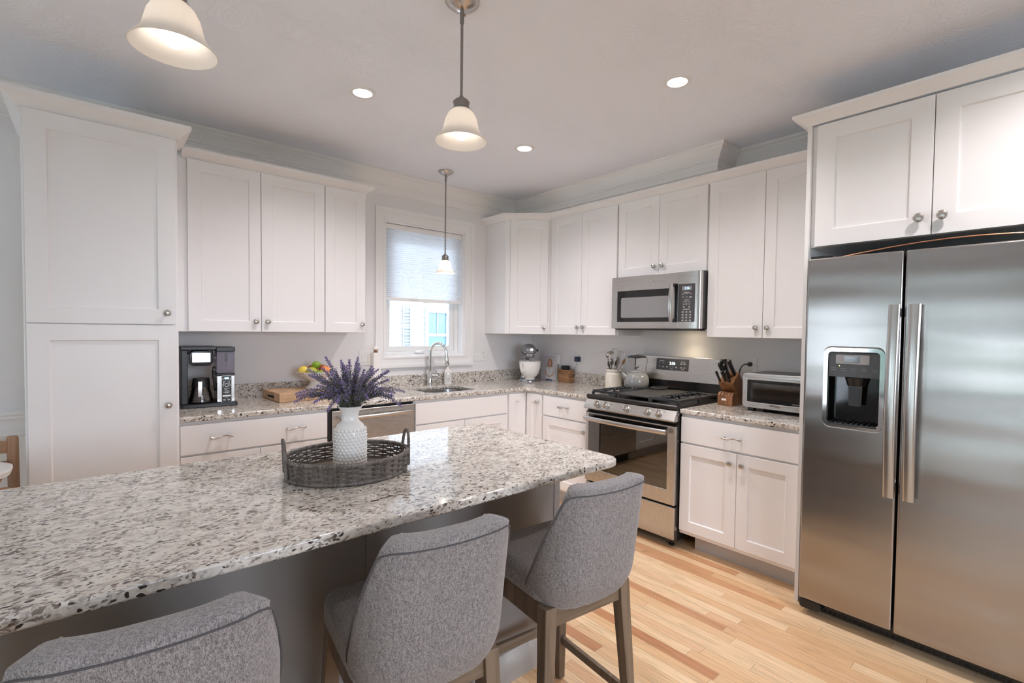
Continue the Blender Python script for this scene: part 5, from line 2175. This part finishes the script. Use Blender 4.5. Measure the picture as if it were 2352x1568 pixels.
def spoon(mat, w=0.026, l=0.040, dep=0.008):
    def f(t, L):
        bm = NB()
        strap(bm, [(0, 0, 0), (0, 0, L * 0.5), (0, 0.002, L - 2 * l + 0.006)], [0.010, 0.008, 0.010], 0.004, V((0, 1, 0)))
        fin('handle', bm, mat, t, bev=0.001)
        bm = NB()
        ball(bm, (0, 0.002, L - l), 1, (w, dep, l), 18, 11)
        fin('bowl', bm, mat, t)
    return f


def ladle(t, L):
    bm = NB()
    strap(bm, [(0, 0, 0), (0, 0, L * 0.6), (0, 0.004, L - 0.02)], 0.010, 0.004, V((0, 1, 0)))
    fin('handle', bm, 'nickel', t)
    bm = NB()
    prof = [(0.040 * sin(R(a)), -0.034 * cos(R(a))) for a in range(0, 91, 10)]
    lathe(bm, prof + [(0.037, 0.0)] + [(0.037 * sin(R(a)), -0.031 * cos(R(a))) for a in range(80, -1, -10)], 26, (0, -0.030, L - 0.01), Matrix.Rotation(R(155), 3, 'X'))
    fin('bowl', bm, 'nickel', t)


utensil('ladle', 'steel ladle hooked out at the left of the crock', (0.01, 0.0, 0.02), (-0.045, 0.035, 0.295), ladle)
utensil('whisk', 'large steel balloon whisk rising at the back of the crock', (-0.01, -0.01, 0.02), (0.015, 0.000, 0.345), whisk)
utensil('whisk', 'second steel whisk leaning right, just behind the spoons', (0.0, 0.01, 0.02), (0.035, -0.055, 0.325), whisk)
utensil('slotted_spoon', 'broad steel serving spoon leaning to the right of the crock', (-0.01, 0.01, 0.02), (-0.012, -0.060, 0.275), spoon('nickel', 0.031, 0.044))
utensil('serving_spoon', 'narrow steel spoon standing at the centre of the crock', (0.01, 0.02, 0.02), (-0.035, -0.005, 0.262), spoon('nickel', 0.022, 0.034))
utensil('wooden_spoon', 'pale wooden spoon leaning far right towards the kettle', (-0.005, 0.02, 0.02), (0.005, -0.118, 0.262), spoon('spoon_wood', 0.020, 0.030, 0.007))
utensil('spatula', 'thin steel turner handle standing at the front of the crock', (0.015, 0.01, 0.02), (-0.050, 0.020, 0.235), spoon('dark_nickel', 0.014, 0.028, 0.004))

# kettle on the back left burner
t = thing('kettle', 'grey enamel tea kettle with arched handle on the back left burner', 'kettle', (-0.200, -1.468, 0.9655), R(-36))
bm = NB()
lathe(bm, [(0, 0), (0.086, 0), (0.092, 0.003), (0.092, 0.011), (0.0955, 0.015), (0.098, 0.030), (0.098, 0.052), (0.094, 0.076), (0.084, 0.096), (0.068, 0.110), (0.056, 0.115), (0, 0.115)], 48)
fin('body', bm, 'kettle_grey', t)
fin('base_band', disc([(0.0925, 0.012), (0.0965, 0.012), (0.0975, 0.0145), (0.0955, 0.0165)], 48, closed=True), 'nickel', t)
ldp = fin('lid', disc([(0, 0.114), (0.058, 0.114), (0.060, 0.118), (0.050, 0.126), (0.025, 0.134), (0, 0.136)], 40), 'kettle_grey', t)
fin('lid_knob', disc([(0, 0.135), (0.006, 0.135), (0.0065, 0.148), (0.016, 0.153), (0.018, 0.159), (0.014, 0.165), (0, 0.167)], 24), 'dark_nickel', ldp)
bm = NB()
tube(bm, [(-0.078, 0, 0.062), (-0.100, 0, 0.085), (-0.120, 0, 0.108), (-0.130, 0, 0.122)], [0.024, 0.019, 0.014, 0.0125], 18)
fin('spout', bm, 'kettle_grey', t)
bm = NB()
tube(bm, [(-0.124, 0, 0.114), (-0.135, 0, 0.130), (-0.138, 0, 0.134)], [0.0155, 0.0155, 0.010], 16)
tube(bm, [(-0.130, 0, 0.136), (-0.128, 0, 0.150), (-0.118, 0, 0.158)], 0.003, 7)
ball(bm, (-0.118, 0, 0.140), 0.007)
fin('whistle', bm, 'dark_nickel', t)
bm = NB()
for s in (-1, 1):
    tube(bm, [(s * 0.080, 0, 0.098), (s * 0.084, 0, 0.104), (s * 0.073, 0, 0.130), (s * 0.076, 0, 0.165), (s * 0.086, 0, 0.205), (s * 0.082, 0, 0.228), (s * 0.060, 0, 0.237)], 0.0032, 9)
    tube(bm, [(s * 0.079, -0.012, 0.098), (s * 0.079, 0.012, 0.098)], 0.005, 10)
hw = fin('handle_wire', bm, 'dark_nickel', t)
bm = NB()
tube(bm, [(-0.075, 0, 0.236), (-0.05, 0, 0.240), (0, 0, 0.238), (0.05, 0, 0.240), (0.075, 0, 0.236)], [0.007, 0.010, 0.014, 0.010, 0.006], 14)
fin('grip', bm, 'grey_dark', hw)

# spoon rest on the griddle
t = thing('spoon_rest', 'shallow silver spoon rest lying on the griddle', 'spoon rest', (-0.150, -1.648, 0.9622), R(12))
bm = NB()
prev = None
for z, k in ((0.0, 0.78), (0.0, 0.86), (0.012, 1.0), (0.013, 1.0), (0.011, 0.96), (0.004, 0.84), (0.003, 0.76)):
    rg = [bm.verts.new((x * k, y * k, z)) for x, y in rrect(-0.085, 0.085, -0.062, 0.062, 0.045, 6)]
    if prev:
        bridge(bm, prev, rg)
    else:
        bm.faces.new(rg)
    prev = rg
bm.faces.new(prev)
fin('dish', bm, 'nickel', t)

# knife block and knives
KB = V((-0.272, -2.178, 0.9145))
t = thing('knife_block', 'walnut knife block between the range and the toaster oven', 'knife block', KB, R(-92))
# local x: width to the right, local -y: towards the room
bm = NB()
prism(bm, [(0.0, 0.0), (0.0, 0.070), (0.020, 0.088), (0.062, 0.088), (0.062, 0.0)], 0.0, 0.106, YZ)
fin('steak_step', bm, 'walnut', t, bev=0.003)
bm = NB()
prism(bm, [(0.0625, 0.0), (0.0625, 0.088), (0.002, 0.152), (0.082, 0.224), (0.185, 0.105), (0.185, 0.0)], 0.0, 0.106, YZ)
fin('body', bm, 'walnut', t, bev=0.003)
bm = NB()
for i in range(4):
    x = 0.016 + i * 0.023
    rbox(bm, (x + 0.003, 0.010, 0.0795), (0.0035, 0.028, 0.004), Matrix.Rotation(R(42), 3, 'X'))
fin('steak_slots', bm, 'ink', t, smooth=False)
bm = NB()
plate(bm, 0.030, 0.062, 0.034, 0.047, -0.0012, 0.0005, 0.002)
fin('name_plate', bm, 'print_white_glow', t)
SL = (V((0, 0.080, 0.072))).normalized()          # up the sloping top face
UPN = V((0, -0.072, 0.080)).normalized()          # out of the slots


def knife(label, u, v, L, w=0.026, th=0.017, kind='knife'):
    """u across the block, v up the sloping face"""
    p = V((u, 0.002, 0.152)) + SL * v
    Mt = t.matrix_basis
    W = Matrix.Translation(KB) @ Matrix.Rotation(R(-92), 4, 'Z')
    k = thing(kind, label, 'knife', W @ (p + UPN * 0.0005), (0, 0, 0), 'knives in the walnut block')
    Z = UPN
    X = V((1, 0, 0))
    Y = Z.cross(X)
    k.rotation_euler = (Matrix.Rotation(R(-92), 3, 'Z') @ Matrix((X, Y, Z)).transposed()).to_euler()
    bm = NB()
    prev = None
    for z, ww, tt, yo in ((0.0, 0.8, 0.9, 0), (0.012, 0.95, 1.0, 0), (L * 0.35, 0.78, 0.95, 0.0), (L * 0.65, 0.85, 1.0, 0.001), (L * 0.9, 1.05, 1.0, 0.003), (L, 0.8, 0.8, 0.004)):
        rg = [bm.verts.new((tt * th / 2 * math.copysign(abs(cos(a)) ** 0.6, cos(a)), yo + ww * w / 2 * math.copysign(abs(sin(a)) ** 0.6, sin(a)), z)) for a in [2 * pi * i / 14 for i in range(14)]]
        if prev:
            bridge(bm, prev, rg)
        else:
            bm.faces.new(rg)
        prev = rg
    bm.faces.new(prev)
    h = fin('handle', bm, 'black_plastic', k)
    bm = NB()
    box(bm, (-th * 0.3, th * 0.3), (-w * 0.36, w * 0.36), (L * 0.985, L + 0.004))
    for f in (0.25, 0.5, 0.75):
        tube(bm, [(-th * 0.52, 0, L * f), (th * 0.52, 0, L * f)], 0.0028, 8)
    fin('rivets_and_cap', bm, 'chrome', h)
    bm = NB()
    box(bm, (-0.0012, 0.0012), (-w * 0.42, w * 0.42), (0.0, 0.004))
    fin('blade', bm, 'chrome', k, smooth=False)
    return k


knife('short black knife handle, lowest and furthest left in the walnut block', 0.012, 0.012, 0.085, 0.018, 0.013)
knife('black knife handle low in the middle of the walnut block', 0.048, 0.018, 0.085, 0.022, 0.015)
knife('black knife handle low at the right front of the walnut block', 0.078, 0.014, 0.095, 0.023, 0.016)
knife('long black knife handle in the middle row, leaning left in the block', 0.026, 0.056, 0.120, 0.026, 0.016)
knife('black knife handle in the middle row, second from the right', 0.060, 0.054, 0.115, 0.026, 0.016)
knife('tall black knife handle topmost at the back left of the block', 0.030, 0.084, 0.125, 0.027, 0.018)
knife('large chef knife handle with steel cap at the upper right of the block', 0.086, 0.082, 0.128, 0.030, 0.018)
# ------------------------------------------------------------ island
t = thing('kitchen_island', 'long taupe-painted kitchen island base with pale moulding at the floor', 'island', (-3.25, -2.04, 0))
IX0, IX1, IY0, IY1 = -1.30, 1.29, -0.29, 0.28
fin('body', bx((IX0, IX1), (IY0, IY1), (0.0, 0.8845)), 'island_paint', t, bev=0.002)
bm = NB()
for k in range(3):
    x0 = IX0 + 0.03 + k * 0.853
    box(bm, (x0 - 0.012, x0 + 0.012), (IY0 - 0.003, IY0), (0.12, 0.88)) if k else None
box(bm, (IX1 - 0.030, IX1 + 0.004), (IY0 - 0.004, IY0 + 0.03), (0.12, 0.884))
fin('corner_post', bm, 'island_paint', t, bev=0.002)
bm = NB()
sweep(bm, [(IX0, IY1), (IX0, IY0), (IX1, IY0), (IX1, IY1)], [(0, 0), (0.014, 0.0), (0.014, 0.088), (0.008, 0.10), (0.004, 0.115), (0, 0.118)])
fin('base_moulding', bm, 'island_moulding', t, label='pale grey floor moulding')
for k in range(3):   # cupboards on the stove side
    a = IX0 + 0.02 + k * 0.853
    d = shaker('door', t, a, a + 0.42, 0.13, 0.866, 0, 0.019)
    d.matrix_local = Matrix.Translation((0, IY1 + 0.020, 0)) @ Matrix.Rotation(pi, 4, 'Z')
    d.location.x = 0.0
t = thing('island_countertop', 'large speckled granite countertop on the island in the foreground', 'countertop', (-3.27, -2.1815, 0.885))
bm = NB()
prism(bm, rrect(-1.36, 1.333, -0.4635, 0.4635, 0.055, 7), 0, 0.029)
eased('top', bm, t)

# ------------------------------------------------------------ tray, vase and lavender
TC = V((-2.822, -2.178, 0.9143))
ax = R(-12)
t = thing('wicker_tray', 'dark woven wicker tray with two loop handles on the island', 'tray', TC, ax)
TA, TB, TH = 0.196, 0.170, 0.064


def oval(th, h, off=0.0):
    k = 0.965 + 0.035 * h / TH
    return V(((TA * k + off) * cos(th), (TB * k + off) * sin(th), h))


bm = NB()
lathe(bm, [(0, 0.004), (0.975, 0.004), (0.975, 0.010), (0, 0.010)], 72)
for v in bm.verts:
    v.co.x *= TA * 0.97
    v.co.y *= TB * 0.97
fin('base', bm, 'tray_base', t)
NS = 34
bm = NB()
for i in range(NS):
    a = 2 * pi * i / NS
    tube(bm, [oval(a, 0.006), oval(a, TH * 0.5), oval(a, TH)], 0.0026, 6)
rows = 7
for r_ in range(rows):
    h = 0.010 + (TH - 0.016) * r_ / (rows - 1)
    ph = pi * (r_ % 2)
    for dz in (-0.0021, 0.0, 0.0021):
        tube(bm, [oval(2 * pi * i / (NS * 4), h + dz, 0.0042 * sin(NS / 2 * 2 * pi * i / (NS * 4) + ph + pi / 2)) for i in range(NS * 4)], 0.0015, 5, closed=True)
fin('woven_wall', bm, 'rattan', t)
bm = NB()
for h, r0 in ((TH + 0.002, 0.0062), (0.007, 0.0058)):
    n_ = 480
    tube(bm, [oval(2 * pi * i / n_, h) for i in range(n_)], [r0 + (0.0009 if i % 4 < 2 else -0.0004) for i in range(n_)], 8, closed=True)
fin('rim', bm, 'rattan', t)
for s in (0, pi):
    bm = NB()
    pts = []
    for i in range(61):
        u = -1 + 2 * i / 60
        q = oval(s + u * 0.27, TH, 0.004)
        q.z = 0.012 + (TH + 0.050) * (1 - abs(u) ** 3.2)
        pts.append(q)
    tube(bm, pts, [0.0052 + (0.0007 if i % 2 else -0.0003) for i in range(61)], 8)
    fin('handle', bm, 'rattan', t)

VC = V((-2.805, -2.150, 0.9246))
t = thing('vase', 'white hobnail ceramic vase standing in the wicker tray', 'vase', VC)
bm = NB()
lathe(bm, [(0, 0), (0.046, 0), (0.050, 0.004), (0.0515, 0.02), (0.0520, 0.11), (0.050, 0.132), (0.043, 0.146), (0.032, 0.155), (0.028, 0.163), (0.0275, 0.180), (0.031, 0.194), (0.039, 0.205), (0.0395, 0.208), (0.037, 0.209), (0.029, 0.196), (0.0245, 0.180), (0.0245, 0.165), (0.03, 0.15), (0.046, 0.13), (0.048, 0.01), (0, 0.008)], 48)
for r_ in range(12):
    z = 0.012 + r_ * 0.0107
    rad = 0.0517 if z < 0.112 else 0.0505
    for i in range(24):
        a = 2 * pi * (i + 0.5 * (r_ % 2)) / 24
        ball(bm, (rad * cos(a), rad * sin(a), z), 0.0052, (1, 1, 1), 8, 5)
fin('body', bm, 'white_gloss', t)

rnd = random.Random(21)
MOUTH = VC + V((0, 0, 0.200))


def lavender(i, az, tilt, L, droop):
    base = V((0.012 * cos(az + 0.6), 0.012 * sin(az + 0.6), -0.05))
    pts = []
    n = 14
    th = tilt * 0.35
    p = base.copy()
    step = (L + 0.06) / n
    for k in range(n + 1):
        pts.append(p.copy())
        s = k / n
        a = tilt * (0.25 + 0.95 * min(1, s * 1.35)) + droop * s * s
        if k < 4:
            a = min(a, 0.32)
        p = p + V((sin(a) * cos(az), sin(a) * sin(az), cos(a))) * step
    bm = NB()
    tube(bm, pts, [0.0016 - 0.0008 * k / n for k in range(n + 1)], 5)
    st = fin('lavender_stem', bm, 'lavender_stem', None)
    st.location = MOUTH
    tag(st, 'artificial lavender stem with purple flower spike fanning out of the white vase', 'lavender', 'lavender stems in the white vase')
    fl, lf = NB(), NB()

    def along(s):
        f = s * n
        k = min(int(f), n - 1)
        return pts[k].lerp(pts[k + 1], f - k), (pts[k + 1] - pts[k]).normalized()

    for k in range(24):
        s = 0.50 + 0.50 * k / 23
        c, d = along(s)
        u, w = frame(d)
        rr = 0.0085 * (1 - 0.65 * (k / 23) ** 2)
        for j in range(3):
            a = 2 * pi * j / 3 + k * 0.9
            o_ = u * cos(a) + w * sin(a)
            q = c + o_ * rr * rnd.uniform(0.55, 1.0)
            r2 = rnd.uniform(0.0024, 0.0040) * (1 - 0.3 * k / 23)
            M = Matrix.Translation(q) @ (V((0, 0, 1)).rotation_difference((o_ + d * 0.8).normalized()).to_matrix().to_4x4()) @ Matrix.Diagonal((0.75, 0.75, 1.5, 1))
            bmesh.ops.create_icosphere(fl if (rnd.random() < 0.62 or k > 18) else lf, subdivisions=1, radius=r2, matrix=M)
    for k in range(40):
        s = 0.20 + 0.55 * k / 39
        c, d = along(s)
        u, w = frame(d)
        a = k * 2.4
        o_ = (u * cos(a) + w * sin(a)) * 0.8 + d * 0.9
        o_.normalize()
        ll = rnd.uniform(0.012, 0.026)
        sd = o_.cross(d).normalized() * 0.0018
        a0, b0 = c, c + o_ * ll
        m0 = c + o_ * ll * 0.5
        nn = o_.cross(sd).normalized() * 0.0006
        vs = [lf.verts.new(v) for v in (a0, m0 + sd, b0, m0 - sd, m0 + nn, m0 - nn)]
        for f in ((0, 1, 4), (1, 2, 4), (2, 3, 4), (3, 0, 4), (0, 5, 1), (1, 5, 2), (2, 5, 3), (3, 5, 0)):
            lf.faces.new([vs[q] for q in f])
    fin('flower_spike', fl, 'lavender_flower', st)
    fin('leaves', lf, 'lavender_leaf', st)


k = 0
for ringn, tilt, L, dr_ in ((5, 0.10, 0.150, 0.1), (9, 0.38, 0.165, 0.25), (12, 0.70, 0.165, 0.45), (12, 1.02, 0.165, 0.75), (4, 1.20, 0.185, 1.0)):
    for i in range(ringn):
        az = 2 * pi * (i + rnd.uniform(-0.3, 0.3)) / ringn + ringn
        lavender(k, az, tilt * rnd.uniform(0.85, 1.12), L * rnd.uniform(0.86, 1.12), dr_ * rnd.uniform(0.5, 1.3))
        k += 1


# ------------------------------------------------------------ bar stools
def make_stool(label, loc):
    t = thing('bar_stool', label, 'stool', loc, 0, 'grey upholstered stools along the island')

    def surf(a, s):
        """outer face: flat back, tight rounded corners, wings that run further forward towards the seat"""
        hw = 0.1891 + 0.0077 * s
        r = 0.0929
        b = hw - r
        le = (b + r * pi / 2 + 0.0806) - 0.1625 * s
        L = abs(a) * le
        yb = -0.2404 - 0.0482 * s
        if L < b:
            x, y = L, yb
        elif L < b + r * pi / 2:
            t_ = (L - b) / r
            x, y = b + r * sin(t_), yb + r * (1 - cos(t_))
        else:
            x, y = hw, yb + r + (L - b - r * pi / 2)
        y += 0.0239 * (x / hw) ** 2
        x = math.copysign(x, a)
        zt = 0.9416 + 0.008 * a * a - 0.012 * max(0, (abs(a) - 0.74) / 0.26) ** 2.2
        z = 0.552 + (zt - 0.552) * s
        if s < 0.24:
            k = (1 - s / 0.24) ** 2
            x *= 1 - 0.17 * k
            y = -0.06 + (y + 0.06) * (1 - 0.17 * k)
        return V((x, y, z))

    na, nt = 48, 24
    bm = NB()
    g = [[bm.verts.new(surf(-1 + 2 * i / na, j / nt)) for i in range(na + 1)] for j in range(nt + 1)]
    for j in range(nt):
        for i in range(na):
            bm.faces.new((g[j][i], g[j][i + 1], g[j + 1][i + 1], g[j + 1][i]))
    o = fin('backrest', bm, 'grey_tweed', t)
    me = o.data
    mid = me.polygons[(nt // 2) * na + na // 2]
    sgn = -1 if mid.normal.y < 0 else 1
    sd = o.modifiers.new('solid', 'SOLIDIFY')
    sd.thickness = 0.060
    sd.offset = sgn
    rm = o.modifiers.new('remesh', 'REMESH')
    rm.mode = 'VOXEL'
    rm.voxel_size = 0.0075
    rm.use_smooth_shade = True
    sm_ = o.modifiers.new('soften', 'SMOOTH')
    sm_.factor = 0.5
    sm_.iterations = 12
    # piping along the outer edge
    path = [surf(-0.965, 0.02 + 0.91 * i / 20) for i in range(21)] + [surf(-0.965 + 1.93 * i / 60, 0.953 - 0.02 * (abs(-1 + 2 * i / 60)) ** 8) for i in range(1, 60)] + [surf(0.965, 0.93 - 0.91 * i / 20) for i in range(21)]
    path = [p + V((p.x, p.y + 0.10, 0)).normalized() * 0.0002 for p in path]
    bm = NB()
    tube(bm, path, 0.0022, 6)
    fin('piping', bm, 'seam_thread', o)
    bm = NB()
    prism(bm, rrect(-0.186, 0.186, -0.165, 0.200, 0.055, 7), 0.566, 0.658)
    st = fin('seat', bm, 'grey_tweed', t, bev=0.026, seg=5)
    bm = NB()
    lp = [(x, y, 0.652) for x, y in rrect(-0.170, 0.170, -0.150, 0.184, 0.045, 7)]
    tube(bm, lp, 0.0022, 6, closed=True)
    fin('piping', bm, 'seam_thread', st)
    # wooden base
    for q in (-0.160, 0.160):
        fin('side_rail', bx((q - 0.011, q + 0.011), (-0.150, 0.150), (0.498, 0.5655)), 'stool_wood', t, bev=0.002)
        fin('apron', bx((-0.150, 0.150), (q - 0.011, q + 0.011), (0.498, 0.5655)), 'stool_rail', t, bev=0.002)
    for sx in (-1, 1):
        for sy in (-1, 1):
            bm = NB()
            prev = None
            for z, x, y, h in ((0.566, 0.158, 0.158, 0.0215), (0.498, 0.161, 0.161, 0.0215), (0.25, 0.176, 0.176, 0.0185), (0.0, 0.192, 0.192, 0.0145)):
                rg = [bm.verts.new((sx * x + p * h, sy * y + q * h, z)) for p, q in ((-1, -1), (1, -1), (1, 1), (-1, 1))]
                if prev:
                    bridge(bm, prev, rg)
                else:
                    bm.faces.new(rg)
                prev = rg
            bm.faces.new(prev)
            fin('leg', bm, 'stool_wood', t, bev=0.003)
    bm = NB()
    box(bm, (-0.162, 0.162), (0.172, 0.190), (0.215, 0.250))
    fin('footrest', bm, 'stool_rail', t, bev=0.003)
    for x in (-0.180, 0.180):
        fin('stretcher', bx((x - 0.009, x + 0.009), (-0.162, 0.162), (0.155, 0.185)), 'stool_wood', t, bev=0.003)
    fin('stretcher', bx((-0.162, 0.162), (-0.189, -0.171), (0.155, 0.185)), 'stool_rail', t, bev=0.003)
    return t


s1 = make_stool('grey tweed bar stool nearest the range end of the island', (-2.267, -2.615, 0))
s1.rotation_euler = (0, 0, -0.106)
dup(s1, (-2.830, -2.614, 0), -0.125, 'middle grey tweed bar stool, between the other two')
dup(s1, (-3.382, -2.632, 0), -0.101, 'grey tweed bar stool at the lower left, cut off by the picture edge')


# ------------------------------------------------------------ lamps
def pendant(label, x, y, zrim, prof, rcap, bulb_r, power, canopy=0.066):
    t = thing('pendant_lamp', label, 'pendant lamp', (x, y, zrim), 0, 'bell-shaped glass pendant lamps')
    H = prof[-1][1]
    bm = NB()
    inner = [(r - 0.0028, z - (0.0 if i else 0)) for i, (r, z) in enumerate(prof)]
    lathe(bm, prof + inner[::-1], 48, closed=True)
    fin('lamp_shade', bm, 'frosted_shade', t, label='frosted white glass bell shade')
    bm = NB()
    r = rcap
    lathe(bm, [(0, H - 0.004), (r + 0.006, H - 0.010), (r + 0.007, H - 0.002), (r, H + 0.004), (r, H + 0.020), (r + 0.003, H + 0.023), (r + 0.002, H + 0.028), (r * 0.8, H + 0.036), (0.010, H + 0.042), (0.008, H + 0.050), (0, H + 0.050)], 32)
    fin('socket_cap', bm, 'dark_nickel', t)
    top = HC - zrim
    bm = NB()
    tube(bm, [(0, 0, H + 0.045), (0, 0, top - 0.03)], 0.0055, 12)
    tube(bm, [(0, 0, top - 0.085), (0, 0, top - 0.03)], 0.0085, 12)
    fin('stem', bm, 'dark_nickel', t)
    bm = NB()
    c = canopy
    lathe(bm, [(0, top - 0.036), (0.014, top - 0.036), (0.03, top - 0.030), (c * 0.8, top - 0.018), (c, top - 0.006), (c, top - 0.0005), (0, top - 0.0005)], 40)
    for a in (40, 220):
        tube(bm, [(c * 0.62 * cos(R(a)), c * 0.62 * sin(R(a)), top - 0.02), (c * 0.62 * cos(R(a)), c * 0.62 * sin(R(a)), top - 0.034)], 0.004, 8)
    fin('canopy', bm, 'nickel', t)
    bm = NB()
    zc = H * 0.30
    lathe(bm, [(0, zc - bulb_r), (bulb_r * 0.5, zc - bulb_r * 0.87), (bulb_r * 0.87, zc - bulb_r * 0.5), (bulb_r, zc), (bulb_r * 0.92, zc + bulb_r * 0.45), (bulb_r * 0.6, zc + bulb_r * 1.1), (0.013, zc + bulb_r * 1.5), (0.013, H - 0.004), (0, H - 0.004)], 24)
    fin('bulb', bm, 'bulb' if H > 0.12 else 'bulb_bright', t, label='lit frosted bulb')
    return t


BELL = [(0.102, 0.0), (0.0995, 0.004), (0.090, 0.016), (0.078, 0.030), (0.0705, 0.046), (0.066, 0.066), (0.0605, 0.088), (0.050, 0.108), (0.038, 0.121), (0.030, 0.127)]
CONE = [(0.080, 0.0), (0.0775, 0.003), (0.066, 0.016), (0.056, 0.036), (0.049, 0.060), (0.041, 0.086), (0.033, 0.102), (0.027, 0.108)]
pendant('bell pendant lamp over the island at the top left, cut off by the picture edge', -3.296, -2.170, 2.138, BELL, 0.030, 0.031, 0)
pendant('bell pendant lamp over the middle of the island on a long stem', -2.372, -2.170, 2.135, BELL, 0.030, 0.031, 0)
pendant('small cone pendant lamp hanging in front of the sink window', -1.308, -0.383, 1.858, CONE, 0.026, 0.024, 0, 0.062)


def downlight(label, x, y):
    t = thing('recessed_downlight', label, 'ceiling light', (x, y, HC), 0, 'recessed ceiling downlights')
    fin('trim_ring', disc([(0.047, -0.001), (0.050, -0.006), (0.068, -0.004), (0.070, -0.0005), (0.047, -0.0005)], 40, closed=True), 'white_plastic', t)
    fin('lens', disc([(0, -0.0022), (0.047, -0.0022), (0.047, -0.0006), (0, -0.0006)], 40), 'downlight_lens', t, label='glowing lens')
    d = bpy.data.lights.new('downlight_beam', 'SPOT')
    d.energy = 57
    d.color = (1.0, 0.93, 0.925)
    d.spot_size = R(140)
    d.spot_blend = 1.0
    d.shadow_soft_size = 0.045
    o = bpy.data.objects.new('downlight_beam', d)
    COL.objects.link(o)
    o.parent = t
    o.location = (0, 0, -0.012)
    return t


downlight('recessed ceiling downlight nearest the coffee maker wall, left of the island pendant', -2.354, -1.198)
downlight('recessed ceiling downlight in front of the range and microwave', -1.215, -2.403)
downlight('recessed ceiling downlight between the window and stove walls, nearest the corner', -1.179, -1.192)
downlight('recessed ceiling downlight in front of the refrigerator, outside the picture', -1.215, -3.75)

# unseen dining table, added so the refrigerator doors mirror a dark band
t = thing('added_table', 'added dark wooden dining table, unseen left of the picture, darkening the refrigerator reflection', 'table', (-5.75, -2.6, 0))
fin('tabletop', bx((-0.55, 0.55), (-1.15, 1.15), (0.71, 0.75)), 'dark_wood', t, bev=0.005)
for sx in (-1, 1):
    for sy in (-1, 1):
        fin('leg', bx((sx * 0.47 - 0.04, sx * 0.47 + 0.04), (sy * 1.05 - 0.04, sy * 1.05 + 0.04), (0, 0.7095)), 'dark_wood', t, bev=0.004)
    fin('apron', bx((sx * 0.46 - 0.012, sx * 0.46 + 0.012), (-1.0, 1.0), (0.61, 0.7095)), 'dark_wood', t)

# ------------------------------------------------------------ window blind
t = thing('cellular_blind', 'white pleated cellular blind half lowered in the sink window', 'blind', (0, 0.035, 0))
BX0, BX1 = WX0 + 0.021, WX1 - 0.021
fin('headrail', bx((BX0, BX1), (-0.022, 0.022), (2.235, 2.276)), 'trim_paint', t, bev=0.003)
bm = NB()
N_ = 34
z1, z0 = 2.235, 1.668
prev = None
for i in range(2 * N_ + 1):
    z = z1 + (z0 - z1) * i / (2 * N_)
    y = -0.010 if i % 2 else 0.0
    row = [bm.verts.new((x, y, z)) for x in (BX0 + 0.002, BX1 - 0.002)]
    if prev:
        bm.faces.new((prev[0], prev[1], row[1], row[0]))
    prev = row
fin('pleated_cloth', bm, 'shade_cloth', t, smooth=False)
b_ = fin('bottom_rail', bx((BX0, BX1), (-0.016, 0.014), (1.641, 1.668)), 'trim_paint', t, bev=0.003)
bm = NB()
plate(bm, -1.275, -1.215, 1.634, 1.646, -0.020, -0.016, 0.003)
fin('pull_tab', bm, 'white_plastic', b_)

# ------------------------------------------------------------ high chair at the left edge
t = thing('high_chair', 'wooden child high chair with white tray at the left edge of the picture', 'chair', (-3.985, -0.62, 0))
for sx in (-1, 1):
    for sy, h in ((1, 0.868), (-1, 0.70)):
        bm = NB()
        tube(bm, [(sx * 0.232, sy * 0.18, 0), (sx * 0.226, sy * 0.165, h - 0.01), (sx * 0.226, sy * 0.165, h)], [0.021, 0.021, 0.017], 16)
        fin('leg', bm, 'chair_wood', t)
fin('back_rail', bx((-0.21, 0.21), (0.155, 0.178), (0.79, 0.848)), 'chair_wood', t, bev=0.006)
fin('seat', bx((-0.215, 0.215), (-0.16, 0.16), (0.50, 0.525)), 'grey_dark', t, bev=0.006)
fin('backrest', bx((-0.18, 0.18), (0.150, 0.172), (0.57, 0.745)), 'grey_dark', t, bev=0.008)
bm = NB()
prism(bm, [(x, y) for x, y in rrect(-0.250, 0.246, -0.30, 0.02, 0.14, 8)], 0.755, 0.768)
prism(bm, [(x, y) for x, y in rrect(-0.254, 0.250, -0.304, 0.024, 0.144, 8)], 0.768, 0.785)
fin('tray', bm, 'white_plastic', t, bev=0.004)
for sx in (-1, 1):
    fin('tray_arm', bx((sx * 0.20 - 0.012, sx * 0.20 + 0.012), (-0.20, 0.165), (0.715, 0.755)), 'chair_wood', t, bev=0.003)
